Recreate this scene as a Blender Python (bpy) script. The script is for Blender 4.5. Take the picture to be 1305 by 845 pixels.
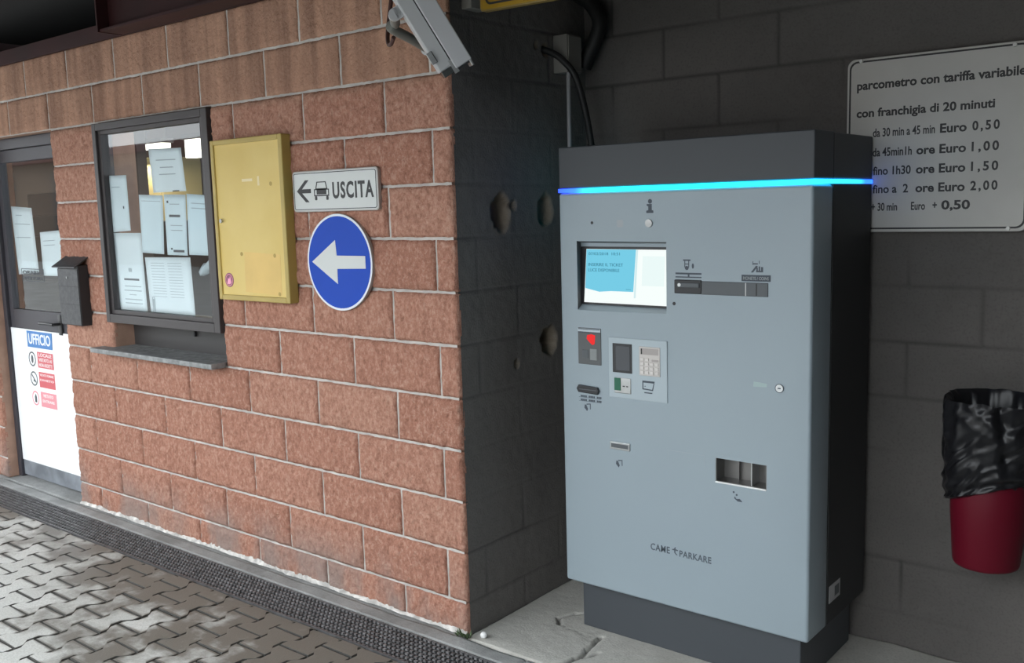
import bpy, bmesh, math, random
import numpy as np
from mathutils import Vector, Matrix

scene = bpy.context.scene
for o in list(bpy.data.objects):
    bpy.data.objects.remove(o)
COL = scene.collection
R = math.radians

# ------------------------------------------------------------------ camera
YAW, PITCH, ROLL = 0.6815818, -0.1292277, 0.0272899
Rm = Matrix.Rotation(YAW, 3, 'Z') @ Matrix.Rotation(PITCH, 3, 'X') @ Matrix.Rotation(ROLL, 3, 'Y')
right, fwd, up = Rm.col[0], Rm.col[1], Rm.col[2]
cam_data = bpy.data.cameras.new('camera')
cam = bpy.data.objects.new('camera', cam_data)
COL.objects.link(cam)
cam.matrix_world = Matrix(((right.x, up.x, -fwd.x, 2.377844), (right.y, up.y, -fwd.y, -2.613941),
                           (right.z, up.z, -fwd.z, 1.635593), (0, 0, 0, 1)))
cam_data.sensor_fit = 'HORIZONTAL'
cam_data.sensor_width = 36.0
cam_data.lens = 1224.038 / 1305 * 36.0
cam_data.clip_start = 0.02
scene.camera = cam

# ------------------------------------------------------------------ light
world = bpy.data.worlds.new('overcast_sky')
scene.world = world
world.use_nodes = True
bg = world.node_tree.nodes['Background']
bg.inputs['Color'].default_value = (0.90, 0.96, 1.0, 1)
bg.inputs['Strength'].default_value = 5.0
scene.view_settings.view_transform = 'Standard'
scene.view_settings.look = 'None'
scene.view_settings.gamma = 1.0
scene.view_settings.use_curve_mapping = False
scene.view_settings.exposure = 0.0

# ------------------------------------------------------------------ helpers
def tag(o, label=None, cat=None, group=None, kind=None):
    if label: o['label'] = label
    if cat: o['category'] = cat
    if group: o['group'] = group
    if kind: o['kind'] = kind
    return o

def thing(name, label, cat, loc=(0, 0, 0), group=None):
    o = bpy.data.objects.new(name, None)
    o.empty_display_size = 0.1
    o.location = loc
    COL.objects.link(o)
    return tag(o, label, cat, group)

def link(name, me, parent=None):
    o = bpy.data.objects.new(name, me)
    COL.objects.link(o)
    if parent is not None:
        bpy.context.view_layer.update()
        o.parent = parent
        o.matrix_parent_inverse = Matrix.Translation(-parent_world(parent))
    return o

def parent_world(p):
    v = Vector(p.location)
    if p.parent is not None and p.type == 'EMPTY':
        v += parent_world(p.parent)
    return v

class S:
    """collects shapes in world coordinates and links them as one mesh object"""
    def __init__(self):
        self.bm = bmesh.new()
        self.mi = 0
    def _merge(self, other):
        me = bpy.data.meshes.new('tmp'); other.to_mesh(me); other.free()
        n = len(self.bm.faces)
        self.bm.from_mesh(me); bpy.data.meshes.remove(me)
        self.bm.faces.ensure_lookup_table()
        for f in self.bm.faces[n:]:
            f.material_index = self.mi
        return self
    def box(self, x0, x1, y0, y1, z0, z1, bevel=0, seg=2, M=None):
        b = bmesh.new()
        bmesh.ops.create_cube(b, size=1)
        for v in b.verts:
            v.co = Vector(((x0+x1)/2 + v.co.x*(x1-x0), (y0+y1)/2 + v.co.y*(y1-y0), (z0+z1)/2 + v.co.z*(z1-z0)))
        if bevel:
            bmesh.ops.bevel(b, geom=list(b.edges), offset=bevel, segments=seg, profile=0.5, affect='EDGES', clamp_overlap=True)
        if M is not None: bmesh.ops.transform(b, matrix=M, verts=b.verts)
        return self._merge(b)
    def prism(self, pts, y0, y1, bevel=0, M=None):
        """polygon in (x, z), front at y0, back at y1"""
        b = bmesh.new()
        vs = [b.verts.new((x, y0, z)) for x, z in pts]
        f = b.faces.new(vs)
        f.normal_update()
        if f.normal.y > 0: f.normal_flip()
        r = bmesh.ops.extrude_face_region(b, geom=[f])
        for v in [g for g in r['geom'] if isinstance(g, bmesh.types.BMVert)]:
            v.co.y = y1
        bmesh.ops.recalc_face_normals(b, faces=b.faces)
        if bevel:
            es = [e for e in b.edges if all(abs(v.co.y-y0) < 1e-6 for v in e.verts)]
            bmesh.ops.bevel(b, geom=es, offset=bevel, segments=2, profile=0.5, affect='EDGES', clamp_overlap=True)
        if M is not None: bmesh.ops.transform(b, matrix=M, verts=b.verts)
        return self._merge(b)
    def ring(self, outer, inner, y0, y1):
        """band between two outlines with the same number of points"""
        b = bmesh.new()
        n = len(outer)
        o0 = [b.verts.new((x, y0, z)) for x, z in outer]; i0 = [b.verts.new((x, y0, z)) for x, z in inner]
        o1 = [b.verts.new((x, y1, z)) for x, z in outer]; i1 = [b.verts.new((x, y1, z)) for x, z in inner]
        for k in range(n):
            j = (k+1) % n
            b.faces.new((o0[k], o0[j], i0[j], i0[k])); b.faces.new((o1[k], i1[k], i1[j], o1[j]))
            b.faces.new((o0[k], o1[k], o1[j], o0[j])); b.faces.new((i0[k], i0[j], i1[j], i1[k]))
        bmesh.ops.recalc_face_normals(b, faces=b.faces)
        return self._merge(b)
    def cyl(self, p0, p1, r0, r1=None, n=20):
        p0, p1 = Vector(p0), Vector(p1)
        r1 = r0 if r1 is None else r1
        b = bmesh.new()
        bmesh.ops.create_cone(b, cap_ends=True, segments=n, radius1=r0, radius2=r1, depth=(p1-p0).length)
        q = (p1-p0).to_track_quat('Z', 'Y').to_matrix().to_4x4()
        bmesh.ops.transform(b, matrix=Matrix.Translation((p0+p1)/2) @ q, verts=b.verts)
        return self._merge(b)
    def ball(self, c, r, sx=1, sy=1, sz=1, n=16):
        b = bmesh.new()
        bmesh.ops.create_uvsphere(b, u_segments=n, v_segments=n//2+2, radius=r)
        bmesh.ops.transform(b, matrix=Matrix.Translation(c) @ Matrix.Diagonal((sx, sy, sz, 1)), verts=b.verts)
        return self._merge(b)
    def tube(self, pts, r, n=10, sub=6):
        P = [Vector(p) for p in pts]
        path = []
        ext = [P[0]*2-P[1]] + P + [P[-1]*2-P[-2]]
        for i in range(1, len(ext)-2):
            a, b_, c, d = ext[i-1:i+3]
            for k in range(sub):
                t = k/sub
                path.append(0.5*((2*b_) + (c-a)*t + (2*a-5*b_+4*c-d)*t*t + (3*b_-a-3*c+d)*t**3))
        path.append(P[-1])
        b = bmesh.new(); rings = []
        nrm = None
        for i, p in enumerate(path):
            t = (path[min(i+1, len(path)-1)]-path[max(i-1, 0)]).normalized()
            if nrm is None:
                nrm = t.orthogonal().normalized()
            nrm = (nrm - t*nrm.dot(t)).normalized()
            bi = t.cross(nrm)
            rings.append([b.verts.new(p + r*(math.cos(a)*nrm + math.sin(a)*bi)) for a in [2*math.pi*k/n for k in range(n)]])
        for i in range(len(rings)-1):
            for k in range(n):
                b.faces.new((rings[i][k], rings[i][(k+1) % n], rings[i+1][(k+1) % n], rings[i+1][k]))
        b.faces.new(list(reversed(rings[0]))); b.faces.new(rings[-1])
        bmesh.ops.recalc_face_normals(b, faces=b.faces)
        return self._merge(b)
    def mesh(self, me, M=None):
        n = len(self.bm.faces); nv = len(self.bm.verts)
        self.bm.from_mesh(me)
        self.bm.faces.ensure_lookup_table(); self.bm.verts.ensure_lookup_table()
        if M is not None:
            bmesh.ops.transform(self.bm, matrix=M, verts=self.bm.verts[nv:])
        for f in self.bm.faces[n:]: f.material_index = self.mi
        return self
    def build(self, name, mats, parent=None, smooth=None):
        me = bpy.data.meshes.new(name)
        self.bm.to_mesh(me); self.bm.free()
        for m in (mats if isinstance(mats, (list, tuple)) else [mats]): me.materials.append(m)
        if smooth is not None:
            me.polygons.foreach_set('use_smooth', [True]*len(me.polygons))
            me.set_sharp_from_angle(angle=R(smooth))
        return link(name, me, parent)

def cut(o, cutters):
    """boolean-subtract shapes from an object and bake the result"""
    tmp = []
    for c in cutters:
        t = c.build('cutter', [])
        m = o.modifiers.new('b', 'BOOLEAN'); m.operation = 'DIFFERENCE'; m.object = t; m.solver = 'EXACT'
        tmp.append(t)
    dg = bpy.context.evaluated_depsgraph_get(); dg.update()
    me = bpy.data.meshes.new_from_object(o.evaluated_get(dg))
    o.modifiers.clear(); o.data = me
    for t in tmp: bpy.data.objects.remove(t)

def rrect(x0, x1, z0, z1, r, n=6):
    pts = []
    for cx, cz, a0 in ((x1-r, z1-r, 0), (x0+r, z1-r, 90), (x0+r, z0+r, 180), (x1-r, z0+r, 270)):
        for k in range(n+1):
            a = R(a0 + 90*k/n)
            pts.append((cx+r*math.cos(a), cz+r*math.sin(a)))
    return pts
def disc(cx, cz, r, n=40, rz=None):
    rz = r if rz is None else rz
    return [(cx+r*math.cos(2*math.pi*k/n), cz+rz*math.sin(2*math.pi*k/n)) for k in range(n)]

def text_mesh(body, x0, z0, y, width=None, height=0.03, bold=0.0, spacing=1.0, depth=0.0006):
    """flat lettering facing -y: baseline left end at (x0, z0), capital height = height, squeezed to width"""
    cu = bpy.data.curves.new('t', 'FONT'); cu.body = body; cu.size = 1; cu.offset = bold
    cu.space_character = spacing; cu.resolution_u = 3; cu.extrude = 0.01
    o = bpy.data.objects.new('t', cu); COL.objects.link(o)
    dg = bpy.context.evaluated_depsgraph_get(); dg.update()
    me = bpy.data.meshes.new_from_object(o.evaluated_get(dg))
    bpy.data.objects.remove(o); bpy.data.curves.remove(cu)
    xs = [v.co.x for v in me.vertices]
    sz = height/0.69
    sx = width/(max(xs)-min(xs)) if width else sz
    mn = min(xs)
    for v in me.vertices:
        x, yy, z = v.co
        v.co = (x0 + (x-mn)*sx, y - z*depth/0.01, z0 + yy*sz)
    return me

def lettering(name, items, mat_, parent, y):
    for it in items:
        me = text_mesh(it[0], it[1], it[2], y, *it[3:])
        s = S().mesh(me); bpy.data.meshes.remove(me)
        o = s.build(name, mat_, parent)
    return o

# value noise
def vnoise(x, y, seed=0):
    rng = np.random.RandomState(seed)
    T = rng.rand(256, 256)
    xi = np.floor(x).astype(int); yi = np.floor(y).astype(int)
    fx = x-xi; fy = y-yi
    fx = fx*fx*(3-2*fx); fy = fy*fy*(3-2*fy)
    a = T[xi % 256, yi % 256]; b = T[(xi+1) % 256, yi % 256]; c = T[xi % 256, (yi+1) % 256]; d = T[(xi+1) % 256, (yi+1) % 256]
    return (a*(1-fx)+b*fx)*(1-fy) + (c*(1-fx)+d*fx)*fy

def grid_mesh(name, pos, mats, parent=None, attrs=None, faces_extra=None, smooth=True):
    """pos: array (n, m, 3)"""
    n, m = pos.shape[:2]
    idx = np.arange(n*m).reshape(n, m)
    q = np.stack([idx[:-1, :-1], idx[1:, :-1], idx[1:, 1:], idx[:-1, 1:]], -1).reshape(-1, 4)
    me = bpy.data.meshes.new(name)
    me.from_pydata(pos.reshape(-1, 3).tolist(), [], q.tolist())
    for mm in (mats if isinstance(mats, (list, tuple)) else [mats]): me.materials.append(mm)
    if smooth: me.polygons.foreach_set('use_smooth', [True]*len(me.polygons))
    return link(name, me, parent)

# ------------------------------------------------------------------ materials
def mat(name, color, rough=0.6, metal=0.0, var=0.0, vscale=8.0, bump=0.0, bscale=60.0, color2=None, spec=0.5, emit=None, estr=0, coat=0):
    m = bpy.data.materials.new(name); m.use_nodes = True
    nt = m.node_tree; b = nt.nodes['Principled BSDF']
    b.inputs['Base Color'].default_value = (*color, 1); b.inputs['Roughness'].default_value = rough
    b.inputs['Metallic'].default_value = metal; b.inputs['Specular IOR Level'].default_value = spec
    if coat: b.inputs['Coat Weight'].default_value = coat
    if emit:
        b.inputs['Emission Color'].default_value = (*emit, 1); b.inputs['Emission Strength'].default_value = estr
    tc = nt.nodes.new('ShaderNodeTexCoord')
    if var or color2:
        n = nt.nodes.new('ShaderNodeTexNoise'); n.inputs['Scale'].default_value = vscale; n.inputs['Detail'].default_value = 5
        nt.links.new(tc.outputs['Object'], n.inputs['Vector'])
        r = nt.nodes.new('ShaderNodeValToRGB')
        c2 = color2 or tuple(c*(1-var) for c in color)
        c1 = color if color2 else tuple(min(1, c*(1+var)) for c in color)
        r.color_ramp.elements[0].position = 0.35; r.color_ramp.elements[1].position = 0.68
        r.color_ramp.elements[0].color = (*c2, 1); r.color_ramp.elements[1].color = (*c1, 1)
        nt.links.new(n.outputs['Fac'], r.inputs['Fac']); nt.links.new(r.outputs['Color'], b.inputs['Base Color'])
    if bump:
        n2 = nt.nodes.new('ShaderNodeTexNoise'); n2.inputs['Scale'].default_value = bscale; n2.inputs['Detail'].default_value = 6
        nt.links.new(tc.outputs['Object'], n2.inputs['Vector'])
        bp = nt.nodes.new('ShaderNodeBump'); bp.inputs['Strength'].default_value = bump; bp.inputs['Distance'].default_value = 0.01
        nt.links.new(n2.outputs['Fac'], bp.inputs['Height']); nt.links.new(bp.outputs['Normal'], b.inputs['Normal'])
    return m

def emis(name, color, strength):
    m = bpy.data.materials.new(name); m.use_nodes = True
    nt = m.node_tree; nt.nodes.remove(nt.nodes['Principled BSDF'])
    e = nt.nodes.new('ShaderNodeEmission'); e.inputs['Color'].default_value = (*color, 1); e.inputs['Strength'].default_value = strength
    nt.links.new(e.outputs[0], nt.nodes['Material Output'].inputs[0])
    return m

def N(nt, t, **kw):
    n = nt.nodes.new(t)
    for k, v in kw.items(): n.inputs[k].default_value = v
    return n
def mix(nt, fac, a, b, mode='MIX'):
    n = nt.nodes.new('ShaderNodeMix'); n.data_type = 'RGBA'; n.blend_type = mode
    for sock, v in ((n.inputs[0], fac), (n.inputs[6], a), (n.inputs[7], b)):
        if isinstance(v, (int, float)): sock.default_value = v
        elif isinstance(v, tuple): sock.default_value = (*v, 1)
        else: nt.links.new(v, sock)
    return n.outputs[2]
def ramp(nt, fac, stops):
    r = nt.nodes.new('ShaderNodeValToRGB')
    while len(r.color_ramp.elements) < len(stops): r.color_ramp.elements.new(0.5)
    for e, (p, c) in zip(r.color_ramp.elements, stops):
        e.position = p; e.color = (c, c, c, 1) if isinstance(c, (int, float)) else (*c, 1)
    nt.links.new(fac, r.inputs[0]); return r.outputs[0]
def noise(nt, vec, scale, detail=4, rough=0.5):
    n = N(nt, 'ShaderNodeTexNoise', Scale=scale, Detail=detail, Roughness=rough)
    nt.links.new(vec, n.inputs['Vector']); return n.outputs['Fac']
def mapping(nt, vec, scale=(1, 1, 1)):
    n = nt.nodes.new('ShaderNodeMapping'); n.inputs['Scale'].default_value = scale
    nt.links.new(vec, n.inputs['Vector']); return n.outputs['Vector']

def block_material():
    m = bpy.data.materials.new('split_face_block'); m.use_nodes = True
    nt = m.node_tree; b = nt.nodes['Principled BSDF']
    P = nt.nodes.new('ShaderNodeNewGeometry').outputs['Position']
    at = nt.nodes.new('ShaderNodeAttribute'); at.attribute_name = 'tint'
    sep = nt.nodes.new('ShaderNodeSeparateXYZ'); nt.links.new(P, sep.inputs[0])
    base = ramp(nt, at.outputs['Fac'], [(0.0, (0.40, 0.190, 0.133)), (0.5, (0.44, 0.215, 0.152)), (1.0, (0.46, 0.24, 0.172))])
    # grain: pale and dark specks
    g1 = noise(nt, mapping(nt, P, (1, 1, 0.72)), 62, 6, 0.75)
    c = mix(nt, ramp(nt, g1, [(0.36, 0.58), (0.48, 0.0)]), base, (0.21, 0.098, 0.072))
    c = mix(nt, ramp(nt, g1, [(0.50, 0.0), (0.68, 0.60)]), c, (0.66, 0.445, 0.345))
    # upper courses are weathered, browner and streaked
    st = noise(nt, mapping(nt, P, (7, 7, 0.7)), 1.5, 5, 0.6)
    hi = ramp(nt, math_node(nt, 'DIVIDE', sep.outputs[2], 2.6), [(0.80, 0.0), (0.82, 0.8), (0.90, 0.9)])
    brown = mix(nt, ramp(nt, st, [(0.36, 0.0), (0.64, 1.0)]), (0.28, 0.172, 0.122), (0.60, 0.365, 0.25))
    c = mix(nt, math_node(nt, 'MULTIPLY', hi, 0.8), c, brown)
    # grey wash of splashed dirt low on the wall
    lo = ramp(nt, math_node(nt, 'DIVIDE', sep.outputs[2], 2.6), [(0.0, 0.85), (0.05, 0.6), (0.11, 0.0)])
    d = math_node(nt, 'MULTIPLY', lo, ramp(nt, noise(nt, mapping(nt, P, (1, 1, 0.5)), 3.0, 4), [(0.42, 0.0), (0.56, 1.0)]))
    c = mix(nt, d, c, (0.31, 0.25, 0.225))
    nt.links.new(c, b.inputs['Base Color'])
    b.inputs['Roughness'].default_value = 0.92; b.inputs['Specular IOR Level'].default_value = 0.2
    bp = N(nt, 'ShaderNodeBump', Strength=1.0, Distance=0.012)
    nt.links.new(noise(nt, mapping(nt, P, (1, 1, 0.7)), 75, 5, 0.7), bp.inputs['Height']); nt.links.new(bp.outputs[0], b.inputs['Normal'])
    return m
def math_node(nt, op, a, b=None):
    n = nt.nodes.new('ShaderNodeMath'); n.operation = op
    for s, v in ((n.inputs[0], a), (n.inputs[1], b)):
        if v is None: continue
        if isinstance(v, (int, float)): s.default_value = v
        else: nt.links.new(v, s)
    return n.outputs[0]

def paver_material():
    m = bpy.data.materials.new('concrete_paver'); m.use_nodes = True
    nt = m.node_tree; b = nt.nodes['Principled BSDF']
    P = nt.nodes.new('ShaderNodeNewGeometry').outputs['Position']
    sep = nt.nodes.new('ShaderNodeSeparateXYZ'); nt.links.new(P, sep.inputs[0])
    at = nt.nodes.new('ShaderNodeAttribute'); at.attribute_name = 'tint'
    dry = mix(nt, at.outputs['Fac'], (0.50, 0.505, 0.48), (0.60, 0.605, 0.58))
    g = noise(nt, P, 160, 3)
    dry = mix(nt, ramp(nt, g, [(0.35, 0.35), (0.6, 0.0)]), dry, (0.22, 0.22, 0.20))
    wet = (0.155, 0.148, 0.128)
    # wet, silty patches: more of them beside the drain, fewer out in the yard
    n1 = noise(nt, P, 2.6, 5, 0.62)
    ny = ramp(nt, math_node(nt, 'ADD', math_node(nt, 'MULTIPLY', sep.outputs[1], 1/1.2), 1.25), [(0.40, 0.0), (1.0, 0.25)])
    nx = ramp(nt, math_node(nt, 'ADD', math_node(nt, 'MULTIPLY', sep.outputs[0], 1/4.0), 0.85), [(0.25, 0.0), (0.80, 0.17)])
    ea = nt.nodes.new('ShaderNodeAttribute'); ea.attribute_name = 'edge'
    w = math_node(nt, 'ADD', math_node(nt, 'ADD', math_node(nt, 'ADD', n1, ny), nx), math_node(nt, 'MULTIPLY', ea.outputs['Fac'], 0.13))
    wm = ramp(nt, w, [(0.63, 0.0), (0.76, 1.0)])
    c = mix(nt, wm, dry, wet)
    nt.links.new(c, b.inputs['Base Color'])
    nt.links.new(ramp(nt, wm, [(0.0, 0.75), (1.0, 0.42)]), b.inputs['Roughness'])
    bp = N(nt, 'ShaderNodeBump', Strength=0.35, Distance=0.003)
    nt.links.new(g, bp.inputs['Height']); nt.links.new(bp.outputs[0], b.inputs['Normal'])
    return m

def concrete_material(name, light, dark, stain, rough=0.85, scale=3.0, joints=None):
    m = bpy.data.materials.new(name); m.use_nodes = True
    nt = m.node_tree; b = nt.nodes['Principled BSDF']
    P = nt.nodes.new('ShaderNodeNewGeometry').outputs['Position']
    c = mix(nt, ramp(nt, noise(nt, P, scale, 6, 0.6), [(0.35, 0.0), (0.65, 1.0)]), dark, light)
    c = mix(nt, ramp(nt, noise(nt, P, scale*2.3, 5, 0.7), [(0.55, 0.0), (0.75, 0.6)]), c, stain)
    g = noise(nt, P, 120, 4)
    c = mix(nt, ramp(nt, g, [(0.3, 0.3), (0.5, 0.0)]), c, tuple(v*0.5 for v in dark))
    if joints:
        for nm, colr in joints:
            a = nt.nodes.new('ShaderNodeAttribute'); a.attribute_name = nm
            c = mix(nt, a.outputs['Fac'], c, colr)
    nt.links.new(c, b.inputs['Base Color']); b.inputs['Roughness'].default_value = rough
    bp = N(nt, 'ShaderNodeBump', Strength=0.4, Distance=0.004)
    nt.links.new(g, bp.inputs['Height']); nt.links.new(bp.outputs[0], b.inputs['Normal'])
    return m

def glass_material(name, tint=(0.93, 0.96, 0.97), ior=1.5, boost=0.0):
    m = bpy.data.materials.new(name); m.use_nodes = True
    nt = m.node_tree; nt.nodes.remove(nt.nodes['Principled BSDF'])
    t = nt.nodes.new('ShaderNodeBsdfTransparent'); t.inputs[0].default_value = (*tint, 1)
    g = nt.nodes.new('ShaderNodeBsdfGlossy'); g.inputs['Roughness'].default_value = 0.02
    f = N(nt, 'ShaderNodeFresnel', IOR=ior)
    mx = nt.nodes.new('ShaderNodeMixShader')
    ge = nt.nodes.new('ShaderNodeNewGeometry')      # reflect once, on the outer face of the pane
    fac = math_node(nt, 'MULTIPLY', math_node(nt, 'ADD', f.outputs[0], boost), math_node(nt, 'SUBTRACT', 1.0, ge.outputs['Backfacing']))
    nt.links.new(fac, mx.inputs[0]); nt.links.new(t.outputs[0], mx.inputs[1]); nt.links.new(g.outputs[0], mx.inputs[2])
    nt.links.new(mx.outputs[0], nt.nodes['Material Output'].inputs[0])
    return m

M_BLOCK = block_material()
M_MORTAR = mat('mortar', (0.50, 0.47, 0.44), 0.9, var=0.18, vscale=14, bump=0.4, bscale=150)
M_REVEAL = mat('smooth_block', (0.42, 0.26, 0.19), 0.85, var=0.12, vscale=12, bump=0.2, bscale=120)
M_SPLASH = mat('lime_crust', (0.58, 0.56, 0.53), 0.9, var=0.3, vscale=30, bump=0.5, bscale=120)
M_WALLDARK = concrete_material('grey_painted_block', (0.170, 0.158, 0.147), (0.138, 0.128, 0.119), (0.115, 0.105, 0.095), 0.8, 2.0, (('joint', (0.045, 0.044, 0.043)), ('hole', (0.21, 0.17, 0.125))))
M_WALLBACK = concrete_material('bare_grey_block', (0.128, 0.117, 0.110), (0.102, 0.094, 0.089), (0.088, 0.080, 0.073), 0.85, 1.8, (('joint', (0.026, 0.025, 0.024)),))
M_CRUMBLE = mat('crumbled_hole', (0.16, 0.13, 0.095), 0.95, var=0.5, vscale=40, bump=0.6, bscale=90)
M_SLAB = concrete_material('worn_concrete', (0.56, 0.545, 0.50), (0.45, 0.435, 0.40), (0.34, 0.325, 0.29), 0.8, 2.6, (('joint', (0.05, 0.047, 0.042)),))
M_KERB = concrete_material('kerb_concrete', (0.36, 0.365, 0.36), (0.22, 0.225, 0.22), (0.13, 0.13, 0.125), 0.8, 4.0)
M_PAVER = paver_material()
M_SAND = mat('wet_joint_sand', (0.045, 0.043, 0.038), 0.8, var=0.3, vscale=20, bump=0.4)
M_GRATE = mat('cast_iron_grate', (0.115, 0.115, 0.118), 0.45, 0.2, var=0.3, vscale=30)
M_DARK = mat('drain_black', (0.02, 0.02, 0.02), 0.9)  # near-black colour of the drain channel bed
M_FRAME = mat('brown_grey_aluminium', (0.048, 0.041, 0.042), 0.5, 0.0)
M_FRAMEDOOR = mat('door_aluminium', (0.046, 0.043, 0.052), 0.5, 0.0)
M_KICK = mat('scuffed_kickplate', (0.24, 0.26, 0.29), 0.5, 0.3, var=0.3, vscale=7)
M_WHITE = mat('white_panel', (0.90, 0.91, 0.93), 0.35)
M_PAPER = mat('paper', (0.80, 0.84, 0.85), 0.8, var=0.05, vscale=3)
M_PAPER2 = mat('paper_blueish', (0.72, 0.80, 0.83), 0.8, var=0.05, vscale=3)
M_PRINT = mat('grey_print', (0.42, 0.46, 0.48), 0.8)
M_PRINTDARK = mat('dark_print', (0.10, 0.11, 0.12), 0.8)
M_GLASS = glass_material('window_glass', boost=0.02)
M_STONE = mat('grey_stone', (0.23, 0.235, 0.235), 0.6, var=0.30, vscale=30, bump=0.25, bscale=90)
M_MAILBOX = mat('hammered_dark_metal', (0.060, 0.060, 0.064), 0.5, 0.4, var=0.2, vscale=50, bump=0.15, bscale=140)
M_MAILSIDE = mat('dark_metal', (0.030, 0.029, 0.031), 0.55, 0.2)
M_MUSTARD = mat('mustard_enamel', (0.42, 0.31, 0.085), 0.5, var=0.06, vscale=5)
M_YPANEL = mat('yellowed_backing', (0.60, 0.43, 0.115), 0.5, color2=(0.65, 0.485, 0.155), vscale=4)
M_YPATCH = mat('pale_paper_ghost', (0.66, 0.45, 0.145), 0.6, var=0.06, vscale=6)
M_SIGNWHITE = mat('sign_white', (0.58, 0.60, 0.59), 0.5)
M_SIGNGREY = mat('galvanised_rim', (0.42, 0.40, 0.38), 0.45, 0.5)
M_BLACK = mat('sign_black', (0.020, 0.020, 0.022), 0.5)
M_BLUE = mat('sign_blue', (0.006, 0.058, 0.42), 0.55, spec=0.25)
M_RED = mat('sign_red', (0.62, 0.10, 0.12), 0.45)
M_PINK = mat('faded_red', (0.75, 0.28, 0.32), 0.45)
M_SIGNBLUE2 = mat('office_blue', (0.035, 0.19, 0.50), 0.4)
M_TARIFF = mat('tariff_plate', (0.50, 0.49, 0.46), 0.5, var=0.08, vscale=3)
M_CCTV = mat('cctv_grey', (0.50, 0.51, 0.52), 0.45)
M_CCTVDARK = mat('cctv_glass', (0.05, 0.055, 0.055), 0.2)
M_YSIGN = mat('sign_yellow', (0.34, 0.20, 0.012), 0.4)
M_REDSTEEL = mat('oxide_red_steel', (0.027, 0.0045, 0.005), 0.55, var=0.25, vscale=3)
M_SOFFIT = mat('dark_soffit', (0.010, 0.009, 0.009), 0.9)
M_CABLE = mat('black_cable', (0.012, 0.012, 0.012), 0.6)
M_BROWNCABLE = mat('brown_cable', (0.07, 0.03, 0.025), 0.6)
M_BOX = mat('grey_box', (0.22, 0.21, 0.19), 0.6)
# pay station
M_PANEL = mat('machine_grey', (0.305, 0.368, 0.408), 0.38, var=0.02, vscale=2)
M_PANELEDGE = mat('machine_light_grey', (0.30, 0.33, 0.34), 0.4)
M_ANTHRA = mat('machine_anthracite', (0.046, 0.052, 0.060), 0.5)
M_BODY = mat('machine_body', (0.026, 0.027, 0.028), 0.6)
M_PLASTIC = mat('black_plastic', (0.020, 0.021, 0.024), 0.4)
M_SLATE = mat('slate_plastic', (0.085, 0.095, 0.105), 0.45)
M_ICON = mat('icon_print', (0.055, 0.070, 0.090), 0.6)
M_STEEL = mat('brushed_steel', (0.45, 0.46, 0.46), 0.35, 0.8, var=0.15, vscale=20)
M_STEELDARK = mat('tray_steel', (0.20, 0.195, 0.19), 0.4, 0.7)
M_KEY = mat('keypad_metal', (0.52, 0.49, 0.47), 0.4, 0.4)
M_SCREENDARK = mat('idle_screen', (0.055, 0.06, 0.07), 0.25)
M_GREENCARD = mat('green_card', (0.01, 0.12, 0.065), 0.4)
M_SMUDGE = mat('worn_green_print', (0.36, 0.47, 0.46), 0.5)
M_LITWHITE = emis('lit_screen_white', (0.93, 1.0, 0.98), 1.0)
M_LITBLUE = emis('lit_screen_blue', (0.20, 0.66, 0.86), 0.92)
M_LITPALE = emis('lit_screen_pale', (0.72, 0.93, 0.95), 0.9)
M_LITTEXT = emis('lit_screen_text', (0.06, 0.27, 0.40), 0.8)
M_LITRED = emis('red_led', (1.0, 0.05, 0.05), 0.85)
# bin
M_BINRED = mat('bin_red', (0.115, 0.004, 0.014), 0.5, spec=0.2)
M_LINER = mat('black_polythene', (0.013, 0.013, 0.015), 0.30, spec=0.33)
M_BALL = mat('white_pebble', (0.80, 0.80, 0.78), 0.5)
M_LEAF = mat('weed_leaf', (0.055, 0.085, 0.035), 0.7)
# office
M_OFFWALL = mat('office_wall', (0.27, 0.205, 0.16), 0.85)
M_OFFFLOOR = mat('office_floor', (0.16, 0.15, 0.14), 0.7)
M_OFFCEIL = mat('office_ceiling', (0.26, 0.22, 0.19), 0.85)
M_CABINET = mat('cabinet_grey', (0.28, 0.28, 0.27), 0.6)
M_CREAM = mat('cream_door', (0.42, 0.34, 0.15), 0.6)
M_DESK = mat('desk_top', (0.26, 0.23, 0.19), 0.6)
M_TUBE = emis('ceiling_tube', (1.0, 0.95, 0.82), 3.0)

# ------------------------------------------------------------------ setting: openings and brick front wall
DOOR = (-3.935, -2.985, 0.0, 2.125)
WIN = (-2.475, -1.470, 0.925, 2.125)
XL, ZT = -5.2, 2.525
BW, A0 = 0.48337, 0.3402

def course_joints(row):
    off = A0 if row % 2 == 1 else A0 - BW/2          # row = k of its lower bed joint; row -1 is the cut bottom course
    return off

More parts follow.
